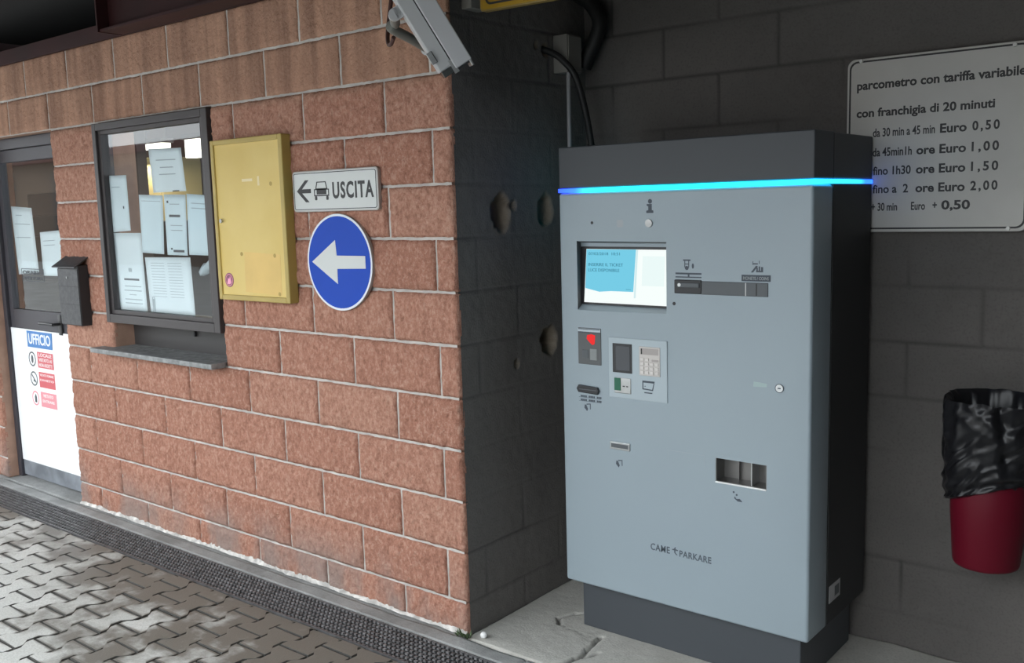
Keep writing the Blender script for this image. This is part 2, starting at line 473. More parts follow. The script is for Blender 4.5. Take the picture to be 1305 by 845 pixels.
rng = random.Random(4)
def front_wall():
    V, F, T = [], [], []
    J = 0.0055
    rows = [(-1, 0.0, 0.125)] + [(k, 0.125+0.2*k, 0.325+0.2*k) for k in range(12)]
    for k, z0, z1 in rows:
        off = course_joints(k)
        xs = [0.0]
        x = -off
        while x > XL:
            if not (-2.99 < x < -2.47 and z0 > 0.9 and z1 < 2.13): xs.append(x)
            x -= BW
        xs.append(XL)
        for i in range(len(xs)-1):
            segs = [(xs[i+1], xs[i])]
            for (a, b, c, d) in (DOOR, WIN):
                if z0 >= c-0.01 and z1 <= d+0.01 or (z0 < c and z1 > c+0.05):
                    ns = []
                    for s0, s1 in segs:
                        if s1 <= a or s0 >= b: ns.append((s0, s1)); continue
                        if s0 < a: ns.append((s0, a+J))
                        if s1 > b: ns.append((b-J, s1))
                    segs = ns
            for s0, s1 in segs:
                if s1-s0 < 0.03: continue
                L = s0 + J; Rr = s1 - (J if s1 < -0.001 else 0.0)
                B = z0 + (J if k >= 0 else 0.0); U = z1 - (J if k < 11 else 0)
                n = max(3, int((Rr-L)/0.009)); m = max(3, int((U-B)/0.009))
                gx = np.concatenate([[L], np.linspace(L, Rr, n), [Rr]]); gz = np.concatenate([[B], np.linspace(B, U, m), [U]])
                X, Z = np.meshgrid(gx, gz, indexing='ij')
                sd = rng.randint(0, 9999)
                amp = 1.0 if z0 < 2.1 else 0.45
                h = 0.0070*vnoise(X*28+sd, Z*22+sd, 1) + 0.0085*vnoise(X*72+sd, Z*50, 2) + 0.006*vnoise(X*120, Z*90+sd, 3)
                dx = np.minimum(X-L, Rr-X); dz = np.minimum(Z-B, U-Z); e = np.clip(np.minimum(dx, dz)/0.012, 0, 1)
                Y = 0.004 - amp*h*(0.35+0.65*e) + 0.003*(1-e)
                X = X + 0.003*(vnoise(Z*60, X*0+sd, 5)-0.5)*((X-L < .004) | (Rr-X < .004)) * (Rr < -0.01)
                Z = Z + 0.003*(vnoise(X*60, Z*0+sd, 6)-0.5)*((Z-B < .004) | (U-Z < .004))
                Y[0, :] = Y[-1, :] = 0.02; Y[:, 0] = Y[:, -1] = 0.02
                base = len(V); a_, b_ = X.shape
                V.extend(np.stack([X, Y, Z], -1).reshape(-1, 3).tolist())
                idx = base + np.arange(a_*b_).reshape(a_, b_)
                F.extend(np.stack([idx[:-1, :-1], idx[1:, :-1], idx[1:, 1:], idx[:-1, 1:]], -1).reshape(-1, 4).tolist())
                T.extend([rng.random()]*(a_*b_))
    me = bpy.data.meshes.new('wall_front')
    nb = len(F)
    # mortar bed and masonry core behind the block faces, in pieces around the openings
    boxes = []
    xs = [XL, DOOR[0], DOOR[1], WIN[0], WIN[1], -0.012]
    for x0, x1 in ((XL, DOOR[0]), (DOOR[1], WIN[0]), (WIN[1], -0.012)):
        boxes.append((x0, x1, 0.0, ZT-0.002))
    boxes.append((DOOR[0], DOOR[1], DOOR[3], ZT-0.002)); boxes.append((WIN[0], WIN[1], WIN[3], ZT-0.002)); boxes.append((WIN[0], WIN[1], 0.0, WIN[2]))
    mi = [0]*nb
    for x0, x1, z0, z1 in boxes:
        b = len(V)
        for y in (0.0065, 0.20):
            V.extend([(x0, y, z0), (x1, y, z0), (x1, y, z1), (x0, y, z1)])
        F.extend([(b, b+1, b+2, b+3), (b+4, b+7, b+6, b+5), (b, b+4, b+5, b+1), (b+3, b+2, b+6, b+7), (b, b+3, b+7, b+4), (b+1, b+5, b+6, b+2)])
        mi += [1, 2, 2, 2, 2, 2]
        T.extend([0.5]*8)
    me.from_pydata(V, [], F)
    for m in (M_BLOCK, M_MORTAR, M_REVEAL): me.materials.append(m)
    me.polygons.foreach_set('material_index', mi)
    me.polygons.foreach_set('use_smooth', [i < nb for i in range(len(F))])
    at = me.attributes.new('tint', 'FLOAT', 'POINT'); at.data.foreach_set('value', T)
    return tag(link('wall_front', me), kind='structure')
front_wall()

# lime crust where the wall meets the kerb
n = 420
xs = np.linspace(-2.98, 0.0, n)
prof = np.linspace(0, 1, 5)
PX, PT = np.meshgrid(xs, prof, indexing='ij')
w = 0.004 + 0.008*vnoise(PX*14, PX*0, 8) + 0.005*vnoise(PX*60, PX*0, 9)
hgt = 0.006 + 0.015*vnoise(PX*9+5, PX*0, 10) + 0.006*vnoise(PX*50, PX*0, 11)
pos = np.stack([PX, -0.004-w*(1-PT) - 0.003*np.sin(PT*3.1), 0.001 + hgt*PT**0.8], -1)
tag(grid_mesh('trim_1', pos, M_SPLASH), kind='structure')

# generic block wall with grooved joints, drawn as a height field
def block_wall(name, u0, u1, z0, z1, step, place, matl, seed, joint=0.005, dents=(), zoff=0.125, bw=0.483, uoff=0.1, extra=None):
    U, Z = np.meshgrid(np.linspace(u0, u1, int((u1-u0)/step)+1), np.linspace(z0, z1, int((z1-z0)/step)+1), indexing='ij')
    row = np.floor((Z-zoff)/0.2)
    wob = 0.004*(vnoise(U*7, Z*7, seed)-0.5)
    dz = np.abs((Z-zoff)/0.2 - np.round((Z-zoff)/0.2))*0.2 + wob
    uu = (U-uoff)/bw + 0.5*(row % 2)
    du = np.abs(uu-np.round(uu))*bw + wob
    d = np.minimum(np.abs(dz), np.abs(du))
    vis = 0.25 + 0.75*vnoise(U*3.2+3, Z*3.2, seed+1)
    h = 0.0022*vnoise(U*40, Z*40, seed+2) + 0.004*vnoise(U*5, Z*5, seed+3)
    h -= joint*vis*np.exp(-(d/0.0045)**2)
    jv = 0.75*np.clip(vis*2.2-1.05, 0, 1)*np.exp(-(d/0.0045)**2); hv = np.zeros_like(h)
    for (cu, cz, ru, rz, dep) in dents:
        rr = np.sqrt(((U-cu)/ru)**2 + ((Z-cz)/rz)**2) + 0.35*(vnoise(U*45, Z*45, seed+4)-0.5)
        h -= dep*np.clip((1.15-rr)/0.35, 0, 1)
        hv = np.maximum(hv, np.clip((1.45-rr)/0.4, 0, 1))
    P = place(U, Z, h)
    o = grid_mesh(name, P, matl)
    for nm, arr in (('joint', jv*(1-hv)), ('hole', hv)):
        o.data.attributes.new(nm, 'FLOAT', 'POINT').data.foreach_set('value', arr.ravel().astype(np.float32))
    return tag(o, kind='structure')

dents = ((0.268, 1.612, 0.050, 0.060, 0.075), (0.555, 1.617, 0.045, 0.055, 0.06), (0.560, 1.080, 0.048, 0.050, 0.07),
         (0.345, 1.640, 0.018, 0.018, 0.03), (0.345, 1.012, 0.013, 0.016, 0.03), (0.52, 2.27, 0.010, 0.012, 0.02), (0.58, 2.253, 0.022, 0.022, 0.03))
block_wall('wall_left', 0.012, 0.875, -0.02, 2.62, 0.008, lambda U, Z, h: np.stack([h-0.002, U, Z], -1), M_WALLDARK, 20, 0.004, dents, uoff=0.12)
block_wall('wall_back', 0.0, 3.36, -0.02, 2.62, 0.011, lambda U, Z, h: np.stack([3.3-U, 0.86-h, Z], -1), M_WALLBACK, 40, 0.005, uoff=0.02)
S().box(-0.2, -0.08, 0.2, 0.98, 0, 2.62).build('wall_office_right', M_OFFWALL)['kind'] = 'structure'
S().box(3.3, 3.45, -6.0, 0.98, 0, 3.0).build('added_wall_right', mat('added_wall_dark', (0.06, 0.06, 0.06), 0.9))['kind'] = 'structure'  # unseen dark wall added to block light from the right

# canopy: soffit and red steelwork over the whole front
tag(S().box(-7.5, 3.4, -2.35, 4.4, 2.80, 2.95).build('ceiling', M_SOFFIT), kind='structure')
s = S()
s.box(-2.15, 3.3, -0.075, -0.063, 2.535, 2.795)           # web
s.box(-2.15, 3.3, -0.125, -0.012, 2.525, 2.537); s.box(-2.15, 3.3, -0.125, -0.012, 2.785, 2.797)   # flanges
s.box(-2.160, -2.148, -0.135, 0.0, 2.522, 2.798)          # end plate
s.box(-7.4, 3.3, -0.012, 0.22, 2.523, 2.60)                # wall plate on top of the brickwork
tag(s.build('steel_beam', M_REDSTEEL), kind='structure')
s = S(); s.box(-7.4, 3.3, -2.36, -2.24, 2.50, 2.80, 0.004)
tag(s.build('steel_fascia', M_REDSTEEL), kind='structure')
s = S(); s.box(-7.4, -2.2, -0.66, -0.56, 2.60, 2.80, 0.004)
tag(s.build('steel_purlin', M_REDSTEEL), kind='structure')
s = S()
for x in (-6.6, -4.4):
    s.box(x-0.06, x+0.06, -2.24, 4.0, 2.66, 2.80)
tag(s.build('steel_rafters', M_REDSTEEL), kind='structure')

# low building across the yard, added unseen to darken pane reflections and the upper brick
fb = bpy.data.objects.new('added_yard_building', None); fb.location = (-12, -15, 0); COL.objects.link(fb); fb['kind'] = 'structure'
S().box(-80, 3, -19, -15, 0, 3.75).build('wall', mat('far_render', (0.20, 0.155, 0.125), 0.9, var=0.15, vscale=0.5), fb)
S().box(-80.3, 3.3, -19, -14.6, 3.75, 4.0).build('roof_edge', mat('far_roof', (0.10, 0.03, 0.03), 0.7), fb)
for k in range(14):
    S().box(-62+k*4.6, -60.4+k*4.6, -15.03, -14.98, 1.2, 3.4).build('window', M_PLASTIC, fb)
for k in range(2):
    pt = bpy.data.objects.new('canopy_post', None); pt.location = (-7.2+k*2.4, -2.30, 0); COL.objects.link(pt); pt['kind'] = 'structure'
    S().box(-7.25+k*2.4, -7.15+k*2.4, -2.35, -2.25, 0, 2.5, 0.004).build('shaft', M_REDSTEEL, pt)
    S().box(-7.32+k*2.4, -7.08+k*2.4, -2.42, -2.18, 0, 0.02, 0.002).build('foot_plate', M_REDSTEEL, pt)

# ------------------------------------------------------------------ setting: ground
# interlocking double-T pavers
def pavers():
    px, py, g = 0.140, 0.180, 0.0030
    V, F, T, E, MI = [], [], [], [], []
    sd = random.Random(9)
    b = 0.016
    nx = int(8.2/px)
    for i in range(nx):
        cx = -6.2 + i*px
        for j in range(-1, int(5.2/py)+1):
            cy = -0.300 - py/2 - j*py - (py/2 if i % 2 else 0) + py/2
            hw, hl = px/2-g, py/2-g
            # bone outline: wide ends, narrow waist; neighbours shifted by half a stone fit into the waist
            out = [(-hw-b, hl), (hw+b, hl), (hw+b, hl*0.62), (hw-b, hl*0.28), (hw-b, -hl*0.28), (hw+b, -hl*0.62),
                   (hw+b, -hl), (-hw-b, -hl), (-hw-b, -hl*0.62), (-hw+b, -hl*0.28), (-hw+b, hl*0.28), (-hw-b, hl*0.62)]
            # the ends of neighbours interlock, so half the bulge on each side
            pts = [(cx+x, min(cy+y, -0.312)) for x, y in out]
            if max(p[1] for p in pts) - min(p[1] for p in pts) < 0.02: continue
            zj = (sd.random()-0.5)*0.004; tint = sd.random()
            tx, ty = (sd.random()-0.5)*0.02, (sd.random()-0.5)*0.02
            base = len(V); nn = len(pts); c0 = np.array([cx, np.mean([p[1] for p in pts])])
            for lvl, (ins, z, ed) in enumerate(((0, -0.03, 1), (0, -0.004, 1), (0.004, -0.0005, 1), (0.020, 0.0, 0))):
                for p in pts:
                    q = np.array(p)
                    d = c0-q; l = np.linalg.norm(d)
                    q = q + d/l*min(ins, 0.6*l)
                    V.append((q[0], q[1], z + zj + (q[0]-cx)*tx + (q[1]-cy)*ty - 0.002)); T.append(tint); E.append(ed)
            for lv in (0, 1, 2):
                for a in range(nn):
                    c = (a+1) % nn
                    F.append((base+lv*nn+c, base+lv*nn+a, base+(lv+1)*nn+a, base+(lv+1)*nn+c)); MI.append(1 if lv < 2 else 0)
            F.append(tuple(base+3*nn+a for a in reversed(range(nn)))); MI.append(0)
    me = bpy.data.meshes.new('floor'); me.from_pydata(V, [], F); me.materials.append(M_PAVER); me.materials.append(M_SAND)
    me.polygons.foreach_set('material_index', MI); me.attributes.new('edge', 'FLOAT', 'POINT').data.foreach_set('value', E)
    at = me.attributes.new('tint', 'FLOAT', 'POINT'); at.data.foreach_set('value', T)
    return tag(link('floor', me), kind='structure')
pavers()
tag(S().box(-30, 3.4, -30, -0.31, -0.10, -0.0085).build('ground', M_SAND), kind='structure')
YG = mat('yard_paving', (0.36, 0.36, 0.35), 0.8, var=0.2, vscale=2)
tag(S().box(-90, 12, -30, -5.3, -0.10, -0.004).box(-90, -6.3, -5.3, -0.31, -0.1, -0.004).build('yard', YG), kind='structure')

def slab(name, x0, x1, y0, y1, step, matl, cracks=(), seed=60, amp=0.004):
    X, Y = np.meshgrid(np.linspace(x0, x1, int((x1-x0)/step)+1), np.linspace(y0, y1, int((y1-y0)/step)+1), indexing='ij')
    h = (amp*(vnoise(X*6, Y*6, seed)-0.5) + 0.0016*vnoise(X*50, Y*50, seed+1))*np.clip((Y-y0)/0.06, 0.05, 1)
    jv = np.zeros_like(h)
    for pts, wd, dep in cracks:
        for (ax, ay), (bx, by) in zip(pts[:-1], pts[1:]):
            t = np.clip(((X-ax)*(bx-ax)+(Y-ay)*(by-ay))/max(1e-9, (bx-ax)**2+(by-ay)**2), 0, 1)
            wob = 0.012*(vnoise(X*30, Y*30, seed+2)-0.5)
            d = np.hypot(X-ax-t*(bx-ax)+wob, Y-ay-t*(by-ay)+wob)
            h = np.minimum(h, h - dep*np.clip(1.4-d/wd, 0, 1)); jv = np.maximum(jv, 0.85*np.clip(1.3-d/wd, 0, 1))
    Z = h - 0.001
    for arr, edge in ((X, x0), (X, x1), (Y, y0), (Y, y1)):
        Z = np.where(np.abs(arr-edge) < 1e-6, -0.03, Z)
    o = grid_mesh(name, np.stack([X, Y, Z], -1), matl)
    o.data.attributes.new('joint', 'FLOAT', 'POINT').data.foreach_set('value', jv.ravel().astype(np.float32))
    return tag(o, kind='structure')
cracks = (([(0.32, 0.47), (0.285, 0.45), (0.225, 0.41), (0.192, 0.335), (0.225, 0.285)], 0.007, 0.012),
          ([(0.225, 0.285), (0.28, 0.275), (0.36, 0.262), (0.425, 0.275)], 0.003, 0.003),
          ([(0.425, 0.285), (0.426, 0.255), (0.437, 0.17), (0.452, 0.096)], 0.008, 0.012),
          ([(0.41, 0.0), (0.433, 0.03), (0.448, 0.092), (0.49, 0.17)], 0.009, 0.014))
slab('floor_recess', 0.0, 3.3, -0.022, 0.86, 0.007, M_SLAB, cracks, 60, 0.008)
slab('trim_2', -6.2, 3.3, -0.112, -0.024, 0.009, M_KERB, [([(x, -0.112), (x+0.01, -0.02)], 0.004, 0.008) for x in (-2.3, -1.3, -0.55, 0.3, 1.2)], 70, 0.006)
tag(S().box(-6.2, -0.005, -0.026, 0.02, -0.05, -0.003).build('trim_3', M_KERB), kind='structure')
slab('trim_4', DOOR[0]+0.001, DOOR[1]-0.001, -0.026, 0.12, 0.01, M_KERB, (), 80, 0.005)

tag(S().box(-6.7, 3.4, -0.31, 3.1, -0.4, -0.106).build('foundation', M_KERB), kind='structure')
tag(S().box(DOOR[0]+0.001, DOOR[1]-0.001, 0.021, 0.199, -0.06, -0.006).build('trim_5', M_KERB), kind='structure')

# drain along the kerb
dr = thing('drain_grate', 'long black slotted drain grate running between the pavers and the brick wall', 'drain', (-1.5, -0.21, -0.05))
def boxes_mesh(name, boxes, mats, parent):
    V, F, MI = [], [], []
    for (x0, x1, y0, y1, z0, z1, m) in boxes:
        b = len(V)
        V += [(x0, y0, z0), (x1, y0, z0), (x1, y1, z0), (x0, y1, z0), (x0, y0, z1), (x1, y0, z1), (x1, y1, z1), (x0, y1, z1)]
        F += [(b, b+3, b+2, b+1), (b+4, b+5, b+6, b+7), (b, b+1, b+5, b+4), (b+1, b+2, b+6, b+5), (b+2, b+3, b+7, b+6), (b+3, b, b+4, b+7)]
        MI += [m]*6
    me = bpy.data.meshes.new(name); me.from_pydata(V, [], F)
    for m in mats: me.materials.append(m)
    me.polygons.foreach_set('material_index', MI)
    return link(name, me, parent)
gb = []
ny_, pit = 8, 0.0245
for k in range(ny_):
    y = -0.2935 + k*pit
    gb.append((-6.2, 3.3, y-0.003, y+0.003, -0.034, -0.008, 0))
for k in range(int(9.5/0.0235)):
    x = -6.2 + k*0.0235
    gb.append((x-0.0028, x+0.0028, -0.297, -0.117, -0.034, -0.0085, 0))
    for q in range(ny_):
        y = -0.2935 + q*pit
        gb.append((x-0.0062, x+0.0062, y-0.0048, y+0.0048, -0.010, -0.0012, 1))
boxes_mesh('grating', gb, [mat('grate_dark', (0.035, 0.035, 0.036), 0.5), mat('grate_pale_top', (0.20, 0.20, 0.205), 0.4, 0.2, var=0.35, vscale=25)], dr)  # bars are dark, nub tops a paler grey
s = S().box(-6.2, 3.3, -0.304, -0.298, -0.06, 0.0).box(-6.2, 3.3, -0.118, -0.113, -0.06, 0.0)
s.build('grate_frame', M_GRATE, dr)
S().box(-6.2, 3.3, -0.30, -0.114, -0.10, -0.060).build('channel_bed', M_DARK, dr)

# ------------------------------------------------------------------ setting: door
D = bpy.data.objects.new('door_1', None); D.location = (-3.46, 0.09, 0); COL.objects.link(D); D['kind'] = 'structure'
x0, x1 = DOOR[0], DOOR[1]
s = S()
s.box(x0, x0+0.045, 0.065, 0.15, 0.0, 2.12, 0.003); s.box(x1-0.045, x1, 0.065, 0.15, 0.0, 2.12, 0.003)
s.box(x0, x1, 0.065, 0.15, 2.06, 2.123, 0.003)
s.build('door_frame', M_FRAMEDOOR, D)
lx0, lx1 = x0+0.048, x1-0.048
s = S()
s.box(lx0, lx0+0.05, 0.085, 0.125, 0.012, 2.058, 0.002); s.box(lx1-0.05, lx1, 0.085, 0.125, 0.012, 2.058, 0.002)
s.box(lx0+0.05, lx1-0.05, 0.085, 0.125, 1.985, 2.058, 0.002); s.box(lx0+0.05, lx1-0.05, 0.085, 0.125, 0.965, 1.085, 0.002)
s.build('door_leaf', M_FRAMEDOOR, D)
S().box(lx0, lx1, 0.082, 0.13, 0.012, 0.112, 0.002).build('kick_plate', M_KICK, D)
S().box(lx0+0.002, lx1-0.002, 0.078, 0.12, 0.112, 0.966, 0.001).build('lower_panel', M_WHITE, D)
S().box(lx0+0.05, lx1-0.05, 0.102, 0.108, 1.085, 1.985).build('door_glass', M_GLASS, D)
s = S(); s.box(-3.245, -3.205, 0.072, 0.084, 0.955, 1.075, 0.004); s.cyl((-3.225, 0.08, 1.022), (-3.225, 0.035, 1.022), 0.009)
s.tube([(-3.225, 0.035, 1.022), (-3.30, 0.032, 1.024), (-3.40, 0.035, 1.022)], 0.009)
s.build('door_handle', mat('handle_black', (0.03, 0.03, 0.032), 0.4, 0.3), D, smooth=40)

# notices stuck on the lower door panel
yS = 0.0775
sg = thing('office_sign', 'blue UFFICIO sign at top of white door panel', 'sign', (-3.505, yS, 0.85))
S().prism([(-3.665, 0.858), (-3.352, 0.858), (-3.345, 0.958), (-3.665, 0.958)], yS-0.003, yS).build('plate', M_SIGNBLUE2, sg)
lettering('lettering', [('UFFICIO', -3.645, 0.880, 0.28, 0.062, 0.02)], mat('letter_white', (0.85, 0.88, 0.92), 0.5), sg, yS-0.0032)
def prohibition(zc, h, rmat, lines, label, kind):
    t = thing('prohibition_notice', label, 'notice', (-3.5, yS, zc-h/2), 'warning notices on the office door')
    S().prism(rrect(-3.685, -3.345, zc-h/2, zc+h/2, 0.008), yS-0.0015, yS).build('backing', M_WHITE, t)
    S().prism([(-3.552, zc-h/2+0.006), (-3.352, zc-h/2+0.006), (-3.352, zc+h/2-0.004), (-3.552, zc+h/2-0.004)], yS-0.0025, yS-0.0015).build('text_panel', rmat, t)
    S().ring(disc(-3.622, zc, 0.046), disc(-3.622, zc, 0.037), yS-0.0025, yS-0.0015).build('ring', M_PRINTDARK if rmat is M_RED else M_PINK, t)
    s = S()
    if kind == 0: s.prism(disc(-3.622, zc, 0.014, 16, 0.026), yS-0.0025, yS-0.0015)
    elif kind == 1:
        s.prism([(-3.65, zc+0.02), (-3.642, zc+0.026), (-3.594, zc-0.02), (-3.602, zc-0.026)], yS-0.0025, yS-0.0015)
        s.prism([(-3.63, zc-0.016), (-3.612, zc-0.020), (-3.612, zc-0.004), (-3.622, zc+0.006)], yS-0.003, yS-0.0015)
    else: s.prism([(-3.634, zc-0.026), (-3.610, zc-0.026), (-3.608, zc+0.006), (-3.618, zc+0.028), (-3.632, zc+0.010)], yS-0.0025, yS-0.0015)
    s.build('pictogram', M_PRINTDARK, t)
    lettering('lettering', lines, mat('notice_text', (0.88, 0.78, 0.78), 0.5), t, yS-0.0027)
prohibition(0.784, 0.108, M_RED, [('LOCALE', -3.535, 0.807, 0.165, 0.020, 0.02), ('VIETATO AI', -3.535, 0.776, 0.165, 0.020, 0.02), ('NON ADDETTI', -3.535, 0.745, 0.165, 0.020, 0.02)],
            'red notice with black ring pictogram just under the UFFICIO sign', 0)
prohibition(0.661, 0.106, M_RED, [('VIETATO FUMARE', -3.54, 0.685, 0.175, 0.014, 0.02), ('DIVIETO', -3.54, 0.655, 0.175, 0.012, 0.02)],
            'middle red notice on white door, with crossed-out ring symbol', 1)
prohibition(0.538, 0.104, M_PINK, [('VIETATO', -3.52, 0.555, 0.13, 0.018, 0.02), ('ENTRARE', -3.53, 0.522, 0.15, 0.016, 0.02)],
            'faded pink notice, lowest of the three on the white door', 2)

# ------------------------------------------------------------------ setting: pay window
W = bpy.data.objects.new('window_1', None); W.location = (-1.98, 0.0, 1.09); COL.objects.link(W); W['kind'] = 'structure'
wx0, wx1, wz0, wz1 = -2.500, -1.473, 1.085, 2.118
s = S()
def bar_ring(s, a, b, c, d, t_l, t_r, t_b, t_t, y0, y1, bev=0.003):
    s.box(a, a+t_l, y0, y1, c, d, bev); s.box(b-t_r, b, y0, y1, c, d, bev)
    s.box(a+t_l, b-t_r, y0, y1, c, c+t_b, bev); s.box(a+t_l, b-t_r, y0, y1, d-t_t, d, bev)
bar_ring(s, wx0, wx1, wz0, wz1, 0.036, 0.046, 0.045, 0.036, -0.022, 0.07)
s.build('window_frame', M_FRAME, W)
s = S(); bar_ring(s, wx0+0.036, wx1-0.046, wz0+0.045, wz1-0.036, 0.024, 0.032, 0.022, 0.020, -0.008, 0.05, 0.002)
s.build('sash', M_FRAME, W)
S().box(wx0+0.058, wx1-0.076, 0.014, 0.020, wz0+0.065, wz1-0.054).build('pane', M_GLASS, W)
S().box(WIN[0], WIN[1], 0.115, 0.135, 0.945, 1.10).build('hatch_panel', mat('hatch_dark', (0.05, 0.047, 0.047), 0.5), W)
S().box(-1.893, -1.877, 0.100, 0.115, 1.03, 1.075, 0.003).build('hatch_latch', M_BLACK, W)

# stone counter under the pay window
s = S()
s.prism([(-2.573, 0.925), (-1.463, 0.925), (-1.463, 0.950), (-2.573, 0.950)], -0.090, -0.012, 0.004)
s.box(WIN[0]+0.002, WIN[1]-0.002, -0.014, 0.114, 0.926, 0.950)
c = s.build('stone_counter', M_STONE)
tag(c, 'rough grey stone counter slab jutting out below the pay window', 'counter')

# papers taped inside the pay window (just behind the pane)
def paper(pts, label, matl=None, lines=(), curl=0.0, name='paper_notice', y=0.0225, extra=None, group='paper notices in the pay window'):
    cx = sum(p[0] for p in pts)/4; cz = min(p[1] for p in pts)
    t = thing(name, label, 'notice', (cx, y, cz), group)
    b = bmesh.new(); nu, nv = 8, 10
    (ax, az), (bx, bz), (dx, dz), (ex, ez) = pts            # tl, tr, br, bl
    g = []
    for i in range(nu+1):
        row = []
        for j in range(nv+1):
            u, v = i/nu, j/nv
            x = (ax*(1-u)+bx*u)*(1-v) + (ex*(1-u)+dx*u)*v; z = (az*(1-u)+bz*u)*(1-v) + (ez*(1-u)+dz*u)*v
            row.append(b.verts.new((x, y + 0.0005 + curl*(math.sin(u*3.1)*0.3 + v*v*u), z)))
        g.append(row)
    for i in range(nu):
        for j in range(nv):
            b.faces.new((g[i][j], g[i][j+1], g[i+1][j+1], g[i+1][j]))
    s = S(); s._merge(b)
    bmesh.ops.recalc_face_normals(s.bm, faces=s.bm.faces)
    o = s.build('sheet', matl or M_PAPER, t, smooth=60)
    sm = o.modifiers.new('solid', 'SOLIDIFY'); sm.thickness = 0.0004
    if lines:
        for (u0, u1, v0, v1, dark) in lines:
            def P(u, v):
                return ((ax*(1-u)+bx*u)*(1-v) + (ex*(1-u)+dx*u)*v, (az*(1-u)+bz*u)*(1-v) + (ez*(1-u)+dz*u)*v)
            S().prism([P(u0, v1), P(u1, v1), P(u1, v0), P(u0, v0)], y-0.0009, y-0.0003).build('printed_line', M_PRINTDARK if dark else M_PRINT, t)
    if extra: extra(t)
    return t
yp = 0.0225
paper([(-2.447, 1.853), (-2.272, 1.849), (-2.268, 1.566), (-2.452, 1.559)], 'narrow white sheet taped at the upper left of the pay window', lines=[(0.7, 0.76, 0.55, 0.60, 1), (0.15, 0.6, 0.2, 0.215, 0)])
paper([(-2.046, 1.967), (-1.762, 1.957), (-1.741, 1.752), (-2.028, 1.752)], 'white sheet taped highest in the middle of the pay window', lines=[(0.2, 0.8, 0.25, 0.275, 0), (0.3, 0.7, 0.42, 0.445, 0), (0.25, 0.75, 0.58, 0.605, 0), (0.6, 0.8, 0.97, 1.0, 1)])
paper([(-2.165, 1.747), (-1.947, 1.737), (-1.972, 1.448), (-2.172, 1.454)], 'pale blank sheet, left of the three in the middle row of the pay window', M_PAPER2, [(0.1, 0.9, 0.10, 0.11, 0)])
paper([(-1.938, 1.741), (-1.750, 1.735), (-1.766, 1.443), (-1.942, 1.445)], 'white sheet with two dark printed bars in the middle of the pay window', M_PAPER2, [(0.12, 0.20, 0.10, 0.14, 1), (0.2, 0.72, 0.33, 0.37, 1), (0.2, 0.28, 0.88, 0.91, 1), (0.32, 0.85, 0.91, 0.95, 1), (0.25, 0.8, 0.5, 0.515, 0), (0.25, 0.8, 0.58, 0.595, 0), (0.25, 0.7, 0.15, 0.165, 0)])
paper([(-1.741, 1.739), (-1.558, 1.726), (-1.560, 1.445), (-1.753, 1.447)], 'pale sheet against the right edge of the pay window', M_PAPER2, [(0.2, 0.8, 0.14, 0.155, 0), (0.2, 0.8, 0.22, 0.235, 0)])
paper([(-2.442, 1.555), (-2.174, 1.554), (-2.165, 1.152), (-2.428, 1.152)], 'tall white sheet with a centred crest and small paragraphs, lower left of the pay window', M_PAPER,
      [(0.44, 0.56, 0.45, 0.50, 0), (0.25, 0.8, 0.585, 0.61, 1), (0.25, 0.85, 0.68, 0.692, 0), (0.22, 0.85, 0.735, 0.747, 0), (0.4, 0.65, 0.79, 0.80, 0), (0.22, 0.85, 0.85, 0.862, 0), (0.22, 0.85, 0.90, 0.912, 0)])
paper([(-2.153, 1.431), (-1.747, 1.435), (-1.736, 1.152), (-2.133, 1.152)], 'large white sheet with faint columns at the bottom middle of the pay window', M_PAPER,
      [(0.12+0.38*c_, 0.42+0.38*c_, 0.1+0.05*r_, 0.108+0.05*r_, 0) for c_ in (0, 1) for r_ in range(13)])
pc = S()
pc.tube([(-2.088, 0.0212, 1.165), (-2.088, 0.0212, 1.222), (-2.098, 0.0212, 1.23), (-2.106, 0.0212, 1.222), (-2.106, 0.0212, 1.158), (-2.094, 0.0212, 1.150), (-2.088, 0.0212, 1.165)], 0.0016, 6)
pc.box(-2.106, -2.090, 0.0205, 0.0218, 1.16, 1.22)
tag(pc.build('sticker', M_PRINT), 'small grey oval tag at lower left corner of the large bottom sheet', 'sticker')
tag(S().box(-1.582, -1.562, 0.0225, 0.030, 1.152, 1.30).build('wooden_strip', mat('strip_wood', (0.42, 0.36, 0.26), 0.7)), 'short pale strip standing at the lower right inside the pay window', 'strip')
pl = S()
pl.ball((-1.66, 0.06, 1.385), 0.05, 1.5, 0.5, 0.55)
o = pl.build('plastic_bag', mat('clear_plastic', (0.45, 0.50, 0.52), 0.15), smooth=60)
for v in o.data.vertices:
    k = 0.012*math.sin(v.co.x*90)*math.sin(v.co.z*110+1); v.co.x += k; v.co.z += k*0.7 + (v.co.x+1.66)*0.45
tag(o, 'crumpled clear plastic bag behind the glass at right of the pay window', 'bag')

# papers inside the door glass
paper([(-3.800, 1.722), (-3.530, 1.706), (-3.505, 1.316), (-3.775, 1.300)], 'long white sheet taped on the left of the door glass', M_PAPER, [(0.1, 0.85, 0.25, 0.262, 0), (0.1, 0.8, 0.45, 0.462, 0), (0.2, 0.5, 0.12, 0.132, 0)], y=0.1105, group='paper notices in the door glass')
paper([(-3.450, 1.560), (-3.100, 1.575), (-3.100, 1.304), (-3.452, 1.300)], 'wide white sheet taped on the right of the door glass', M_PAPER, [(0.1, 0.5, 0.2, 0.215, 0), (0.1, 0.5, 0.3, 0.315, 0)], y=0.1105, group='paper notices in the door glass')
oc = thing('opening_hours_notice', 'small dark lettered transparent notice low in the door glass', 'notice', (-3.58, 0.1005, 1.25))
lettering('lettering', [('ORARIO', -3.70, 1.305, 0.26, 0.022, 0.02), ('APERTURA', -3.70, 1.272, 0.26, 0.02, 0.02)], M_PRINTDARK, oc, 0.1012)
